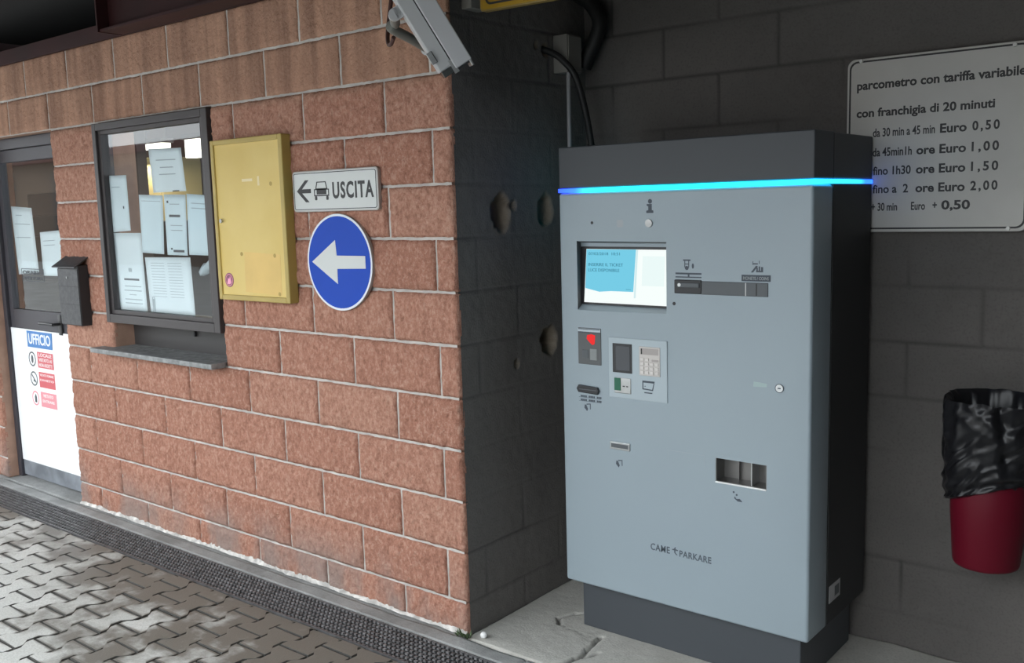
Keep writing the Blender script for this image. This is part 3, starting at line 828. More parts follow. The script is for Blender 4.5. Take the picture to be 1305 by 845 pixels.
S().ring(rrect(-3.715, -3.425, 1.262, 1.34, 0.006), rrect(-3.711, -3.429, 1.266, 1.336, 0.004), 0.1005, 0.1015).build('border', M_PRINTDARK, oc)

# ------------------------------------------------------------------ office behind the glass
tag(S().box(-6.7, -0.2, 0.2, 3.0, -0.05, 0.0).build('floor_office', M_OFFFLOOR), kind='structure')
tag(S().box(-6.7, -0.2, 3.0, 3.1, 0, 2.6).build('wall_office_back', M_OFFWALL), kind='structure')
tag(S().box(-6.8, -6.7, 0.0, 3.1, 0, 2.6).build('wall_office_left', M_OFFWALL), kind='structure')
tag(S().box(-6.7, -5.2, 0.006, 0.2, 0, ZT-0.002).build('wall_front_end', M_REVEAL), kind='structure')
tag(S().box(-6.7, -0.2, 0.2, 3.0, 2.55, 2.62).build('ceiling_office', M_OFFCEIL), kind='structure')
tag(S().box(-3.87, -3.80, 0.98, 1.05, 0, 2.55).build('office_post', mat('post_dark', (0.06, 0.05, 0.045), 0.7)), kind='structure')
for x, y, lx, lab in ((-5.30, 1.95, 0.30, 'small lit office lamp beside the highest sheet in the pay window'), (-4.50, 1.95, 0.16, 'lit office lamp at the upper right behind the pay window glass')):
    t = thing('hanging_lamp', lab, 'lamp', (x, y, 2.18), 'office lamps')
    S().box(x-lx-0.02, x+lx+0.02, y-0.06, y+0.06, 2.245, 2.285, 0.004).build('housing', M_CABINET, t)
    S().box(x-lx, x+lx, y-0.045, y+0.045, 2.205 if lx > 0.2 else 2.10, 2.245, 0.004).build('diffuser', M_TUBE, t)
    S().cyl((x, y, 2.285), (x, y, 2.55), 0.006).build('rod', M_CABINET, t)
    ld = bpy.data.lights.new('lamp_light', 'AREA'); ld.shape = 'RECTANGLE'; ld.size = 2*lx; ld.size_y = 0.08; ld.energy = 8; ld.color = (1.0, 0.90, 0.74)
    link('lamp_light', ld, t).location = (x, y, 2.09)
t = thing('cream_locker', 'tall cream locker standing inside the office, seen through the pay window', 'locker', (-5.2, 2.25, 0))
S().box(-5.53, -5.27, 2.05, 2.45, 0.0, 2.15, 0.01).build('body', M_CREAM, t)
S().box(-5.515, -5.285, 2.038, 2.05, 0.05, 2.12, 0.004).build('locker_door', M_CREAM, t)
t = thing('dark_cupboard', 'low black cupboard inside the office, dark behind the papers of the pay window', 'cupboard', (-3.9, 1.55, 0))
mdk = mat('cupboard_black', (0.022, 0.021, 0.022), 0.5)
S().box(-4.85, -2.6, 1.35, 1.80, 0.0, 1.60, 0.008).build('body', mdk, t)
for k in range(3):
    S().box(-4.83+k*0.745, -4.10+k*0.745, 1.335, 1.35, 0.05, 1.57, 0.004).build('cupboard_door', mdk, t)
t = thing('shelf_unit', 'olive brown shelf unit behind the door glass', 'shelf', (-5.5, 1.2, 0))
S().box(-6.3, -4.95, 1.0, 1.32, 0.0, 1.50, 0.006).build('body', mat('shelf_olive', (0.10, 0.088, 0.058), 0.7), t)
for k in range(3):
    S().box(-6.28, -4.97, 0.985, 1.0, 0.30+k*0.42, 0.33+k*0.42, 0.002).build('shelf_edge', M_DESK, t)
t = thing('printer', 'pale grey office printer on the shelf behind the door glass', 'printer', (-5.3, 1.15, 1.5))
S().box(-5.50, -5.05, 1.02, 1.28, 1.50, 1.66, 0.01).build('body', mat('printer_dark', (0.08, 0.08, 0.08), 0.5), t)
S().box(-5.52, -5.03, 1.00, 1.28, 1.66, 1.84, 0.012).build('scanner_lid', mat('printer_pale', (0.34, 0.33, 0.31), 0.5), t)

# ------------------------------------------------------------------ things on the brick wall
mb = thing('mailbox', 'dark metal mailbox with sloping lid on the brick pier beside the door', 'mailbox', (-2.79, -0.004, 1.055))
S().box(-2.908, -2.682, -0.064, -0.006, 1.056, 1.385, 0.003).build('box_body', M_MAILSIDE, mb)
S().box(-2.905, -2.685, -0.068, -0.064, 1.060, 1.365, 0.001).build('front_door', M_MAILBOX, mb)
s = S()
b = bmesh.new()
q = [(-2.925, -0.088, 1.372), (-2.672, -0.088, 1.372), (-2.672, -0.004, 1.425), (-2.925, -0.004, 1.425)]
top = [b.verts.new((x, y, z+0.006)) for x, y, z in q]; bot = [b.verts.new(v) for v in q]
b.faces.new(top); b.faces.new(list(reversed(bot)))
for k in range(4): b.faces.new((bot[k], bot[(k+1) % 4], top[(k+1) % 4], top[k]))
bmesh.ops.recalc_face_normals(b, faces=b.faces); s._merge(b)
s.build('lid', M_MAILBOX, mb)
S().cyl((-2.80, -0.069, 1.318), (-2.80, -0.072, 1.318), 0.006).build('lock', M_STEEL, mb)
S().box(-2.90, -2.69, -0.0692, -0.068, 1.268, 1.271).box(-2.90, -2.69, -0.0692, -0.068, 1.170, 1.173).build('seam', M_MAILSIDE, mb)

nb = thing('notice_case', 'empty mustard-yellow notice case on the brick wall right of the pay window', 'notice board', (-1.16, -0.004, 1.25))
bx0, bx1, bz0, bz1 = -1.414, -0.905, 1.252, 1.963
s = S(); bar_ring(s, bx0, bx1, bz0, bz1, 0.024, 0.026, 0.024, 0.022, -0.054, -0.005, 0.004)
s.build('case_frame', M_MUSTARD, nb)
S().box(bx0+0.022, bx1-0.024, -0.047, -0.010, bz0+0.022, bz1-0.02).build('yellowed_door', M_YPANEL, nb)
S().prism([(-1.22, 1.292), (-0.965, 1.284), (-0.962, 1.46), (-1.215, 1.47)], -0.0475, -0.047).build('faded_paper', M_YPATCH, nb)
s = S()
for (x, z, w_, h_) in ((-1.20, 1.775, 0.075, 0.012), (-1.09, 1.755, 0.014, 0.04)):
    s.box(x, x+w_, -0.0476, -0.047, z, z+h_)
s.build('tape_remnant', mat('old_tape', (0.72, 0.60, 0.33), 0.4), nb)
rust = (mat('rust_spot', (0.40, 0.28, 0.08), 0.7))
for x, z in ((-1.235, 1.46), (-1.0, 1.455), (-0.98, 1.29), (-1.0, 1.76)):
    S().prism(disc(x, z, 0.009, 16), -0.0478, -0.047).build('rust_spot', rust, nb)
S().cyl((-1.360, -0.054, 1.607), (-1.360, -0.060, 1.607), 0.009).build('case_lock', M_STEEL, nb)
st = thing('round_sticker', 'round dark and pink sticker on lower left corner of yellow case', 'sticker', (-1.338, -0.0475, 1.31))
S().prism(disc(-1.338, 1.342, 0.032), -0.0482, -0.0472).build('disc', mat('sticker_plum', (0.22, 0.06, 0.12), 0.5), st)
S().ring(disc(-1.338, 1.342, 0.027), disc(-1.338, 1.342, 0.024), -0.0487, -0.0482).build('ring', M_PINK, st)
S().prism([(-1.354, 1.325), (-1.345, 1.352), (-1.338, 1.345), (-1.330, 1.360), (-1.322, 1.33), (-1.335, 1.322)], -0.0488, -0.0482).build('emblem', mat('sticker_pink', (0.85, 0.35, 0.50), 0.5), st)

us = thing('exit_sign', 'white USCITA sign with black arrow and car on brick wall', 'sign', (-0.625, -0.004, 1.63))
ux0, ux1, uz0, uz1 = -0.883, -0.367, 1.636, 1.804
S().prism(rrect(ux0, ux1, uz0, uz1, 0.016), -0.024, -0.008, 0.003).build('plate', M_SIGNGREY, us)
S().prism(rrect(ux0+0.006, ux1-0.006, uz0+0.006, uz1-0.006, 0.012), -0.0248, -0.024).build('face', M_SIGNWHITE, us)
S().ring(rrect(ux0+0.009, ux1-0.009, uz0+0.009, uz1-0.009, 0.010), rrect(ux0+0.012, ux1-0.012, uz0+0.012, uz1-0.012, 0.008), -0.0255, -0.0248).build('border', M_BLACK, us)
yy = -0.0256
s = S()
s.prism([(-0.855, 1.722), (-0.800, 1.766), (-0.778, 1.766), (-0.822, 1.730), (-0.766, 1.730), (-0.766, 1.713), (-0.822, 1.713), (-0.778, 1.676), (-0.800, 1.676)], yy, -0.0248)
s.build('arrow', M_BLACK, us)
s = S()          # car seen from behind: body with roof outline, windscreen, lamps and wheels
cx, k = -0.700, 1.0
s.ring([(cx-0.028, 1.758), (cx+0.028, 1.758), (cx+0.037, 1.728), (cx-0.037, 1.728)][::-1], [(cx-0.024, 1.754), (cx+0.024, 1.754), (cx+0.031, 1.731), (cx-0.031, 1.731)][::-1], yy, -0.0248)
s.prism([(cx-0.030, 1.728), (cx+0.030, 1.728), (cx+0.030, 1.706), (cx-0.030, 1.706)], yy, -0.0248)
s.ring([(cx-0.046, 1.728), (cx+0.046, 1.728), (cx+0.046, 1.699), (cx-0.046, 1.699)][::-1], [(cx-0.041, 1.724), (cx+0.041, 1.724), (cx+0.041, 1.704), (cx-0.041, 1.704)][::-1], yy, -0.0248)
s.prism(rrect(cx-0.042, cx-0.028, 1.683, 1.699, 0.004, 3), yy, -0.0248); s.prism(rrect(cx+0.028, cx+0.042, 1.683, 1.699, 0.004, 3), yy, -0.0248)
s.build('car_symbol', M_BLACK, us)
lettering('lettering', [('USCITA', -0.632, 1.690, 0.240, 0.061, 0.03, 1.15)], M_BLACK, us, -0.0250)

ar = thing('direction_sign', 'round blue sign with white left arrow on the brick wall', 'sign', (-0.617, -0.004, 1.235))
S().prism(disc(-0.617, 1.430, 0.197, 64), -0.022, -0.008, 0.003).build('plate', M_SIGNGREY, ar)
S().prism(disc(-0.617, 1.430, 0.196, 64), -0.0228, -0.022).build('rim', mat('rim_white', (0.70, 0.74, 0.80), 0.4), ar)
S().prism(disc(-0.617, 1.430, 0.187, 64), -0.0234, -0.0228).build('face', M_BLUE, ar)
S().prism([(-0.783, 1.431), (-0.634, 1.521), (-0.628, 1.458), (-0.459, 1.458), (-0.459, 1.408), (-0.628, 1.404), (-0.628, 1.342)], -0.0242, -0.0234).build('arrow', M_SIGNWHITE, ar)
S().box(-0.70, -0.53, -0.009, 0.0, 1.36, 1.50).build('bracket', M_SIGNGREY, ar)
S().box(-0.75, -0.50, -0.009, 0.0, 1.68, 1.76).build('bracket', M_SIGNGREY, us)

# CCTV camera on its bracket above the corner
cc = thing('security_camera', 'grey CCTV camera angled down on a wall arm at the brick corner', 'camera', (-0.10, 0.0, 2.2))
Pb, Pf = Vector((0.140, -0.30, 2.285)), Vector((0.206, -0.20, 2.092))
ax = (Pf-Pb).normalized()
sd_ = Vector((0.69, -0.72, 0.0)); sd_ = (sd_ - ax*sd_.dot(ax)).normalized()
up_ = sd_.cross(ax) * -1
if up_.z < 0: up_ = -up_
def LM(o): return Matrix(((sd_.x, ax.x, up_.x, o.x), (sd_.y, ax.y, up_.y, o.y), (sd_.z, ax.z, up_.z, o.z), (0, 0, 0, 1)))
CM = LM(Pf)
S().box(-0.042, 0.042, -0.43, -0.012, -0.052, 0.030, 0.006, M=CM).build('housing', M_CCTV, cc)
s = S(); s.box(-0.050, 0.050, -0.45, 0.004, 0.0, 0.060, 0.004, M=CM)
s.build('sun_shield', mat('shield_grey', (0.53, 0.54, 0.56), 0.4), cc)
S().box(-0.0425, 0.0425, -0.445, -0.001, -0.004, 0.001, M=CM).build('seam', M_BLACK, cc)
S().box(-0.036, 0.036, -0.014, 0.010, -0.046, 0.052, 0.002, M=CM).build('front_glass', M_CCTVDARK, cc)
s = S(); s.box(0.037, 0.043, -0.03, 0.016, -0.01, 0.006, M=CM).box(-0.046, 0.046, -0.02, 0.024, 0.050, 0.058, 0.002, M=CM)
s.build('wiper', M_STEEL, cc)
s = S(); s.box(0.043, 0.052, -0.085, -0.045, -0.060, -0.040, 0.002, M=CM); s.build('latch', M_STEEL, cc)
lug = CM @ Vector((0.0, -0.26, -0.052))
elbow = Vector((-0.035, -0.245, 2.247))
s = S(); s.cyl(CM @ Vector((-0.012, -0.24, -0.075)), CM @ Vector((0.030, -0.24, -0.075)), 0.020); s.box(-0.012, 0.03, -0.26, -0.22, -0.075, -0.05, 0.002, M=CM)
s.build('hinge', M_CCTV, cc, smooth=40)
s = S(); s.tube([CM @ Vector((0.01, -0.24, -0.078)), elbow + Vector((0.02, 0.0, 0.012)), elbow, Vector((-0.062, -0.13, 2.230)), Vector((-0.090, -0.02, 2.213))], 0.017, 14)
s.build('arm', mat('arm_grey', (0.20, 0.205, 0.185), 0.5), cc, smooth=50)
S().cyl((-0.088, -0.022, 2.214), (-0.088, 0.006, 2.214), 0.028).build('wall_plate', M_CCTV, cc, smooth=40)
cb = S().tube([(-0.20, -0.03, 2.58), (-0.215, -0.06, 2.40), (-0.21, -0.09, 2.28), (-0.17, -0.13, 2.225), (-0.115, -0.17, 2.212), (-0.07, -0.20, 2.225)], 0.0075, 8)
cb.build('camera_cable', M_BROWNCABLE, cc, smooth=60)['label'] = 'dark brown cable'
cb = S().tube([(-0.165, -0.02, 2.60), (-0.17, -0.03, 2.42), (-0.155, -0.02, 2.30), (-0.13, -0.02, 2.23)], 0.004, 8)
cb.build('thin_wire', M_CCTV, cc, smooth=60)

# hanging yellow sign at the very top
ys = thing('yellow_sign', 'yellow sign with dark border line hanging at the top of the recess', 'sign', (0.6, -0.10, 2.27))
YM = Matrix.Translation((0.250, -0.10, 2.276)) @ Matrix.Rotation(R(1.5), 4, 'Y') @ Matrix.Rotation(R(-3), 4, 'Z')
S().prism(rrect(0, 0.90, 0, 0.30, 0.012), -0.012, 0.012, 0.002, M=YM).build('plate', mat('sign_yellow_edge', (0.22, 0.15, 0.04), 0.5), ys)
S().prism(rrect(0.004, 0.896, 0.005, 0.296, 0.012), -0.0130, -0.012, M=YM).build('face', M_YSIGN, ys)
S().ring([tuple(p) for p in rrect(0.024, 0.876, 0.018, 0.282, 0.025)], rrect(0.032, 0.868, 0.026, 0.274, 0.02), -0.0140, -0.0130)
s = S(); s.ring(rrect(0.024, 0.876, 0.018, 0.282, 0.025), rrect(0.031, 0.869, 0.025, 0.275, 0.02), -0.0140, -0.0130)
bmesh.ops.transform(s.bm, matrix=YM, verts=s.bm.verts)
s.build('border', M_BLACK, ys)
s = S(); s.cyl((0.40, -0.11, 2.55), (0.40, -0.11, 2.80), 0.006); s.cyl((1.0, -0.13, 2.53), (1.0, -0.13, 2.80), 0.006)
s.build('hanger', M_STEEL, ys)
bxg = S().box(0.002, 0.05, 0.075, 0.165, 2.345, 2.56, 0.004)
tag(bxg.build('switch_box', M_BOX, smooth=30), 'small pale grey box high on the side wall left of the yellow sign', 'box')

# ------------------------------------------------------------------ recess services
jb = thing('junction_box', 'grey junction box high on the dark side wall above the pay station', 'junction box', (0.035, 0.68, 2.16))
S().box(0.002, 0.072, 0.628, 0.728, 2.168, 2.318, 0.004).build('box_body', M_BOX, jb, smooth=30)
S().box(0.072, 0.077, 0.634, 0.722, 2.174, 2.312, 0.002).build('cover', M_BOX, jb)
tag(S().cyl((0.060, 0.65, 0.02), (0.060, 0.65, 2.168), 0.0085).build('conduit_pipe', mat('conduit_grey', (0.30, 0.30, 0.31), 0.5), smooth=40),
    'thin grey conduit running down from the junction box behind the pay station', 'pipe')
tag(S().tube([(-0.02, 0.575, 2.262), (0.02, 0.585, 2.247), (0.062, 0.60, 2.217), (0.104, 0.63, 2.154), (0.124, 0.66, 2.047), (0.130, 0.70, 1.898), (0.130, 0.76, 1.60), (0.12, 0.80, 1.2)], 0.0135, 12).build('black_cable', M_CABLE, smooth=60),
    'thick black cable curving from the side wall down behind the pay station', 'cable')
tag(S().tube([(-0.02, 0.80, 2.545), (0.018, 0.79, 2.50), (0.090, 0.785, 2.445), (0.125, 0.785, 2.375), (0.105, 0.782, 2.305), (0.075, 0.780, 2.255), (0.05, 0.780, 2.20)], 0.030, 14).build('corrugated_hose', M_CABLE, smooth=60),
    'fat black hose bending over behind the grey junction box', 'hose')

# ------------------------------------------------------------------ pay station
X0, X1, FY = 0.266, 1.233, 0.283
pm = thing('parking_pay_station', 'tall grey car park pay station with lit screen and blue light band', 'pay station', (0.75, 0.55, 0))
S().box(0.308, 1.188, 0.335, 0.795, 0.0, 0.22, 0.004).build('base', mat('base_anthracite', (0.056, 0.063, 0.072), 0.5), pm)
S().box(X0+0.004, X1-0.001, 0.452, 0.812, 0.195, 1.683, 0.004).build('cabinet', M_BODY, pm)
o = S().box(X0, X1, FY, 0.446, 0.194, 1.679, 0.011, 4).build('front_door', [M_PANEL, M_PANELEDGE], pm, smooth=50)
wedge = S()
b = bmesh.new()
fr = [(0.346, 1.246), (0.716, 1.250), (0.716, 1.503), (0.346, 1.506)]; bk = [(0.338, 1.270), (0.722, 1.268), (0.722, 1.495), (0.338, 1.497)]
vf = [b.verts.new((x, FY-0.01, z)) for x, z in fr]; vm = [b.verts.new((x, FY+0.036, z)) for x, z in bk]
b.faces.new(vf); b.faces.new(list(reversed(vm)))
for k in range(4): b.faces.new((vf[k], vf[(k+1) % 4], vm[(k+1) % 4], vm[k]))
bmesh.ops.recalc_face_normals(b, faces=b.faces); wedge._merge(b)
tray = S().box(0.903, 1.087, FY-0.01, FY+0.075, 0.689, 0.771)
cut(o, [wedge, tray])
o.data.materials.clear()
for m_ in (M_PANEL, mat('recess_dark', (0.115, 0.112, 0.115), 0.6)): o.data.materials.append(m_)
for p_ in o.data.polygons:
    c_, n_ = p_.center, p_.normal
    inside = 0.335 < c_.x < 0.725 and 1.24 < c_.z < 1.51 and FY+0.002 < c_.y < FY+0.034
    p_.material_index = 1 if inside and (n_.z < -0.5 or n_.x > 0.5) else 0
o.data.polygons.foreach_set('use_smooth', [True]*len(o.data.polygons)); o.data.set_sharp_from_angle(angle=R(40))
# header and its side
S().box(X0+0.002, X1+0.001, FY+0.002, 0.444, 1.697, 1.845, 0.004).build('header', M_ANTHRA, pm)
S().box(X0+0.004, X1-0.001, 0.449, 0.812, 1.697, 1.843, 0.004).build('header_rear', mat('header_dark', (0.060, 0.062, 0.066), 0.55), pm)
# light band: brightest cyan in the middle, blue at its ends
def led_material():
    m = bpy.data.materials.new('led_band'); m.use_nodes = True
    nt = m.node_tree; nt.nodes.remove(nt.nodes['Principled BSDF'])
    P = nt.nodes.new('ShaderNodeNewGeometry').outputs['Position']
    sep = nt.nodes.new('ShaderNodeSeparateXYZ'); nt.links.new(P, sep.inputs[0])
    t = math_node(nt, 'SUBTRACT', math_node(nt, 'ADD', math_node(nt, 'SUBTRACT', sep.outputs[0], X0), sep.outputs[1]), FY)
    t = math_node(nt, 'DIVIDE', t, 1.50)
    c = ramp(nt, t, [(0.0, (0.025, 0.065, 1.0)), (0.05, (0.03, 0.12, 0.95)), (0.12, (0.02, 0.62, 0.78)), (0.40, (0.015, 0.60, 0.80)), (0.55, (0.02, 0.55, 0.95)),
                     (0.68, (0.02, 0.48, 0.95)), (0.90, (0.02, 0.40, 0.95)), (0.95, (0.02, 0.12, 0.9))])
    e = N(nt, 'ShaderNodeEmission', Strength=3.4); nt.links.new(c, e.inputs['Color'])
    nt.links.new(e.outputs[0], nt.nodes['Material Output'].inputs[0])
    return m
S().box(X0-0.001, X1+0.002, FY, 0.812, 1.681, 1.695, 0.001).build('light_band', led_material(), pm)
# screen
scx = thing('display', None, None)
bpy.data.objects.remove(scx)
def quad(pts, y0, y1, m, name, parent, **kw):
    return S().prism(pts, y0, y1, **kw).build(name, m, parent)
yb = FY+0.0355
scr = quad([(0.341, 1.270), (0.720, 1.268), (0.720, 1.482), (0.341, 1.483)], yb-0.004, yb+0.004, M_PLASTIC, 'screen_surround', pm)
quad([(0.352, 1.2775), (0.707, 1.2765), (0.709, 1.473), (0.366, 1.474)], yb-0.005, yb-0.004, M_LITWHITE, 'lit_screen', scr)
quad([(0.358, 1.330), (0.42, 1.318), (0.47, 1.322), (0.565, 1.322), (0.578, 1.473), (0.367, 1.473)], yb-0.0056, yb-0.005, M_LITBLUE, 'lit_blue_area', scr)
quad([(0.567, 1.300), (0.574, 1.300), (0.587, 1.473), (0.579, 1.473)], yb-0.0056, yb-0.005, M_LITPALE, 'lit_edge', scr)
quad([(0.600, 1.345), (0.690, 1.345), (0.694, 1.450), (0.606, 1.450)], yb-0.0055, yb-0.005, emis('lit_screen_faint', (0.86, 0.985, 0.97), 0.97), 'lit_picture', scr)
lettering('screen_text', [('07/02/2018  10:51', 0.376, 1.452, 0.135, 0.010, 0.0), ('INSERIRE IL TICKET', 0.374, 1.412, 0.150, 0.011, 0.0), ('LUCE DISPONIBILE', 0.373, 1.392, 0.135, 0.011, 0.0), ('__', 0.535, 1.333, 0.02, 0.02, 0.0)], M_LITTEXT, scr, yb-0.0058)
# sensors, info button
fy = FY - 0.0004
S().prism(disc(0.413, 1.570, 0.0055, 20), FY-0.001, FY+0.002).build('microphone_hole', M_BLACK, pm)
S().prism(rrect(0.519, 0.545, 1.553, 1.579, 0.006), FY-0.0006, FY+0.002).build('speaker_grille', mat('speaker_grey', (0.37, 0.40, 0.42), 0.6), pm)
bt = S().cyl((0.651, FY-0.006, 1.566), (0.651, FY+0.002, 1.566), 0.0135, 0.0145, 24).build('info_button', M_STEEL, pm, smooth=40)
S().prism([(0.640, 1.601), (0.668, 1.601), (0.668, 1.609), (0.662, 1.611), (0.662, 1.632), (0.642, 1.632), (0.642, 1.626), (0.648, 1.624), (0.648, 1.611), (0.640, 1.609)], FY-0.0006, FY+0.002).prism(disc(0.655, 1.641, 0.008, 16), FY-0.0006, FY+0.002).build('info_symbol', M_ICON, pm)
S().prism(disc(0.747, 1.291, 0.006, 20), FY-0.001, FY+0.002).build('camera_hole', M_BLACK, pm)
# banknote and coin bar
bar = S().box(0.851, 1.088, FY-0.003, FY+0.004, 1.326, 1.371, 0.002).build('coin_bar', M_SLATE, pm)
S().box(1.010, 1.013, FY-0.0036, FY+0.0, 1.327, 1.370).build('groove', M_STEEL, bar)
S().box(1.047, 1.051, FY-0.0036, FY+0.0, 1.329, 1.368).build('coin_slot', M_BLACK, bar)
ts = S().box(0.750, 0.852, FY-0.006, FY+0.004, 1.327, 1.374, 0.003).build('ticket_slot', M_PLASTIC, pm)
S().box(0.763, 0.846, FY-0.010, FY-0.005, 1.348, 1.364, 0.004).build('slot_lip', M_SLATE, ts)
S().cyl((0.772, FY-0.011, 1.357), (0.772, FY-0.006, 1.357), 0.006).build('slot_lamp', mat('lamp_white', (0.75, 0.78, 0.78), 0.3), ts)
s = S().box(0.753, 0.851, FY-0.0008, FY+0.002, 1.392, 1.398).box(0.753, 0.851, FY-0.0008, FY+0.002, 1.381, 1.385)
s.box(0.800, 0.806, FY-0.0008, FY+0.002, 1.385, 1.392)
s.build('ticket_label', M_ICON, pm)
lb = S().box(0.996, 1.096, FY-0.0008, FY+0.002, 1.375, 1.396).build('coin_label', M_ICON, pm)
lettering('lettering', [('MONETE / COINS', 1.002, 1.380, 0.088, 0.010, 0.01)], M_PANELEDGE, lb, FY-0.0010)
def icon(name, pieces):
    s = S()
    for p in pieces: s.prism(p, FY-0.0006, FY+0.002)
    return s.build(name, M_ICON, pm)
def bx(x0, x1, z0, z1): return [(x0, z0), (x1, z0), (x1, z1), (x0, z1)]
icon('ticket_symbol', [bx(0.782, 0.810, 1.438, 1.443), bx(0.787, 0.790, 1.416, 1.438), bx(0.802, 0.805, 1.416, 1.438), bx(0.787, 0.805, 1.426, 1.429), disc(0.796, 1.414, 0.007, 14), disc(0.819, 1.421, 0.004, 12, 0.009)])
icon('coin_symbol', [bx(1.034, 1.036, 1.428, 1.440), bx(1.036, 1.052, 1.430, 1.434), bx(1.056, 1.058, 1.432, 1.442), [(1.028, 1.404), (1.036, 1.404), (1.052, 1.424), (1.046, 1.426)],
                     bx(1.046, 1.070, 1.405, 1.410), bx(1.047, 1.052, 1.410, 1.420), bx(1.055, 1.060, 1.410, 1.424), bx(1.063, 1.070, 1.410, 1.422)])
# barcode reader
rd = S().box(0.344, 0.445, FY-0.003, FY+0.004, 1.050, 1.186, 0.002).build('code_reader', mat('reader_window', (0.085, 0.09, 0.095), 0.3), pm)
S().box(0.345, 0.444, FY-0.0042, FY-0.002, 1.172, 1.184).build('reader_label', mat('label_pale', (0.46, 0.52, 0.56), 0.5), rd)
S().box(0.347, 0.442, FY-0.0046, FY-0.004, 1.180, 1.183).box(0.347, 0.442, FY-0.0046, FY-0.004, 1.167, 1.171).build('label_line', M_ICON, rd)
S().prism([(0.384, 1.146), (0.395, 1.135), (0.408, 1.124), (0.418, 1.128), (0.421, 1.160), (0.404, 1.164), (0.386, 1.160)], FY-0.0046, FY-0.003).build('red_lamp', M_LITRED, rd)
S().box(0.363, 0.390, FY-0.0046, FY-0.003, 1.074, 1.104, 0.001).build('reader_pictogram', M_SLATE, rd)
S().box(0.398, 0.428, FY-0.0046, FY-0.003, 1.068, 1.110, 0.001).box(0.402, 0.424, FY-0.0052, FY-0.0045, 1.074, 1.098).build('reader_card', mat('reader_grey', (0.24, 0.26, 0.26), 0.5), rd)
# card slot
cs = S().prism([(0.338, 0.958), (0.346, 0.971), (0.430, 0.967), (0.436, 0.955), (0.430, 0.941), (0.346, 0.944)], FY-0.012, FY+0.004, 0.003).build('receipt_slot', M_PLASTIC, pm)
S().box(0.352, 0.428, FY-0.0135, FY-0.011, 0.955, 0.958).build('slot_mouth', M_SLATE, cs)
s = S()
for z in (0.929, 0.915):
    for i in range(14):
        x = 0.343+i*0.0072
        if (i*7) % 5 == 0: continue
        s.box(x, x+0.0058, FY-0.0007, FY+0.002, z-0.004, z+0.003)
    s.box(0.342, 0.441, FY-0.0006, FY+0.002, z-0.0055, z-0.0045)
s.build('receipt_label', M_ICON, pm)
def hand(name, cx, cz, k=1.0):
    icon(name, [[(cx-0.014*k, cz-0.002*k), (cx-0.002*k, cz-0.014*k), (cx+0.002*k, cz-0.006*k), (cx-0.006*k, cz+0.010*k), (cx-0.012*k, cz+0.010*k)],
                [(cx-0.004*k, cz+0.010*k), (cx+0.014*k, cz+0.013*k), (cx+0.014*k, cz+0.016*k), (cx-0.004*k, cz+0.014*k)],
                [(cx+0.011*k, cz-0.006*k), (cx+0.014*k, cz-0.006*k), (cx+0.014*k, cz+0.014*k), (cx+0.011*k, cz+0.014*k)]])
hand('hand_symbol', 0.380, 0.887); hand('hand_symbol', 0.516, 0.692)
# bank card terminal
tp = S().box(0.479, 0.720, FY-0.004, FY+0.004, 0.939, 1.159, 0.002).build('card_terminal', mat('terminal_pale', (0.40, 0.47, 0.51), 0.4), pm)
S().box(0.497, 0.578, FY-0.006, FY-0.003, 1.032, 1.138, 0.001).build('terminal_frame', M_PLASTIC, tp)
S().box(0.510, 0.570, FY-0.0068, FY-0.005, 1.040, 1.130, 0.001).build('terminal_screen', M_SCREENDARK, tp)
kp = S().box(0.609, 0.693, FY-0.007, FY-0.003, 1.030, 1.134, 0.002).build('keypad', M_KEY, tp)
S().box(0.616, 0.687, FY-0.0078, FY-0.006, 1.106, 1.128, 0.001).box(0.660, 0.688, FY-0.0078, FY-0.006, 1.082, 1.090, 0.001).build('keypad_display', mat('pad_grey', (0.36, 0.33, 0.32), 0.4, 0.3), tp)
S().box(0.617, 0.622, FY-0.0086, FY-0.007, 1.107, 1.127).build('display_edge', M_PLASTIC, tp)
for i in range(4):
    for j in range(4):
        x = 0.622 + j*0.0195; z = 1.042 + i*0.0155
        if i == 3 and j > 1: continue
        S().box(x-0.007, x+0.007, FY-0.010, FY-0.006, z-0.0055, z+0.0055, 0.0015).build('key', mat('key_metal', (0.60, 0.57, 0.55), 0.35, 0.5) if (i == 0 and j == 0) else bpy.data.materials['key_metal'], tp)
cr = S().box(0.504, 0.573, FY-0.008, FY-0.003, 0.957, 1.014, 0.003).build('card_reader', M_STEEL, tp)
S().box(0.505, 0.532, FY-0.010, FY-0.007, 0.967, 1.013, 0.002).build('green_guide', M_GREENCARD, tp)
S().box(0.540, 0.549, FY-0.0086, FY-0.007, 0.982, 0.986).box(0.555, 0.563, FY-0.0086, FY-0.007, 0.982, 0.986).build('reader_mark', M_PLASTIC, tp)
s = S()
s.ring([(0.620, 0.980), (0.663, 0.978), (0.670, 1.012), (0.620, 1.012)], [(0.624, 0.984), (0.660, 0.982), (0.666, 1.005), (0.624, 1.005)], FY-0.0047, FY-0.003)
s.prism(disc(0.631, 0.992, 0.002, 10), FY-0.0047, FY-0.003); s.box(0.628, 0.660, FY-0.0047, FY-0.003, 0.967, 0.971)
s.build('contactless_symbol', M_ICON, tp)
# ticket outlet
to = S().box(0.479, 0.564, FY-0.005, FY+0.004, 0.745, 0.773, 0.002).build('ticket_outlet', M_STEEL, pm)
S().box(0.485, 0.558, FY-0.0058, FY-0.004, 0.752, 0.767, 0.001).build('outlet_mouth', M_SLATE, to)
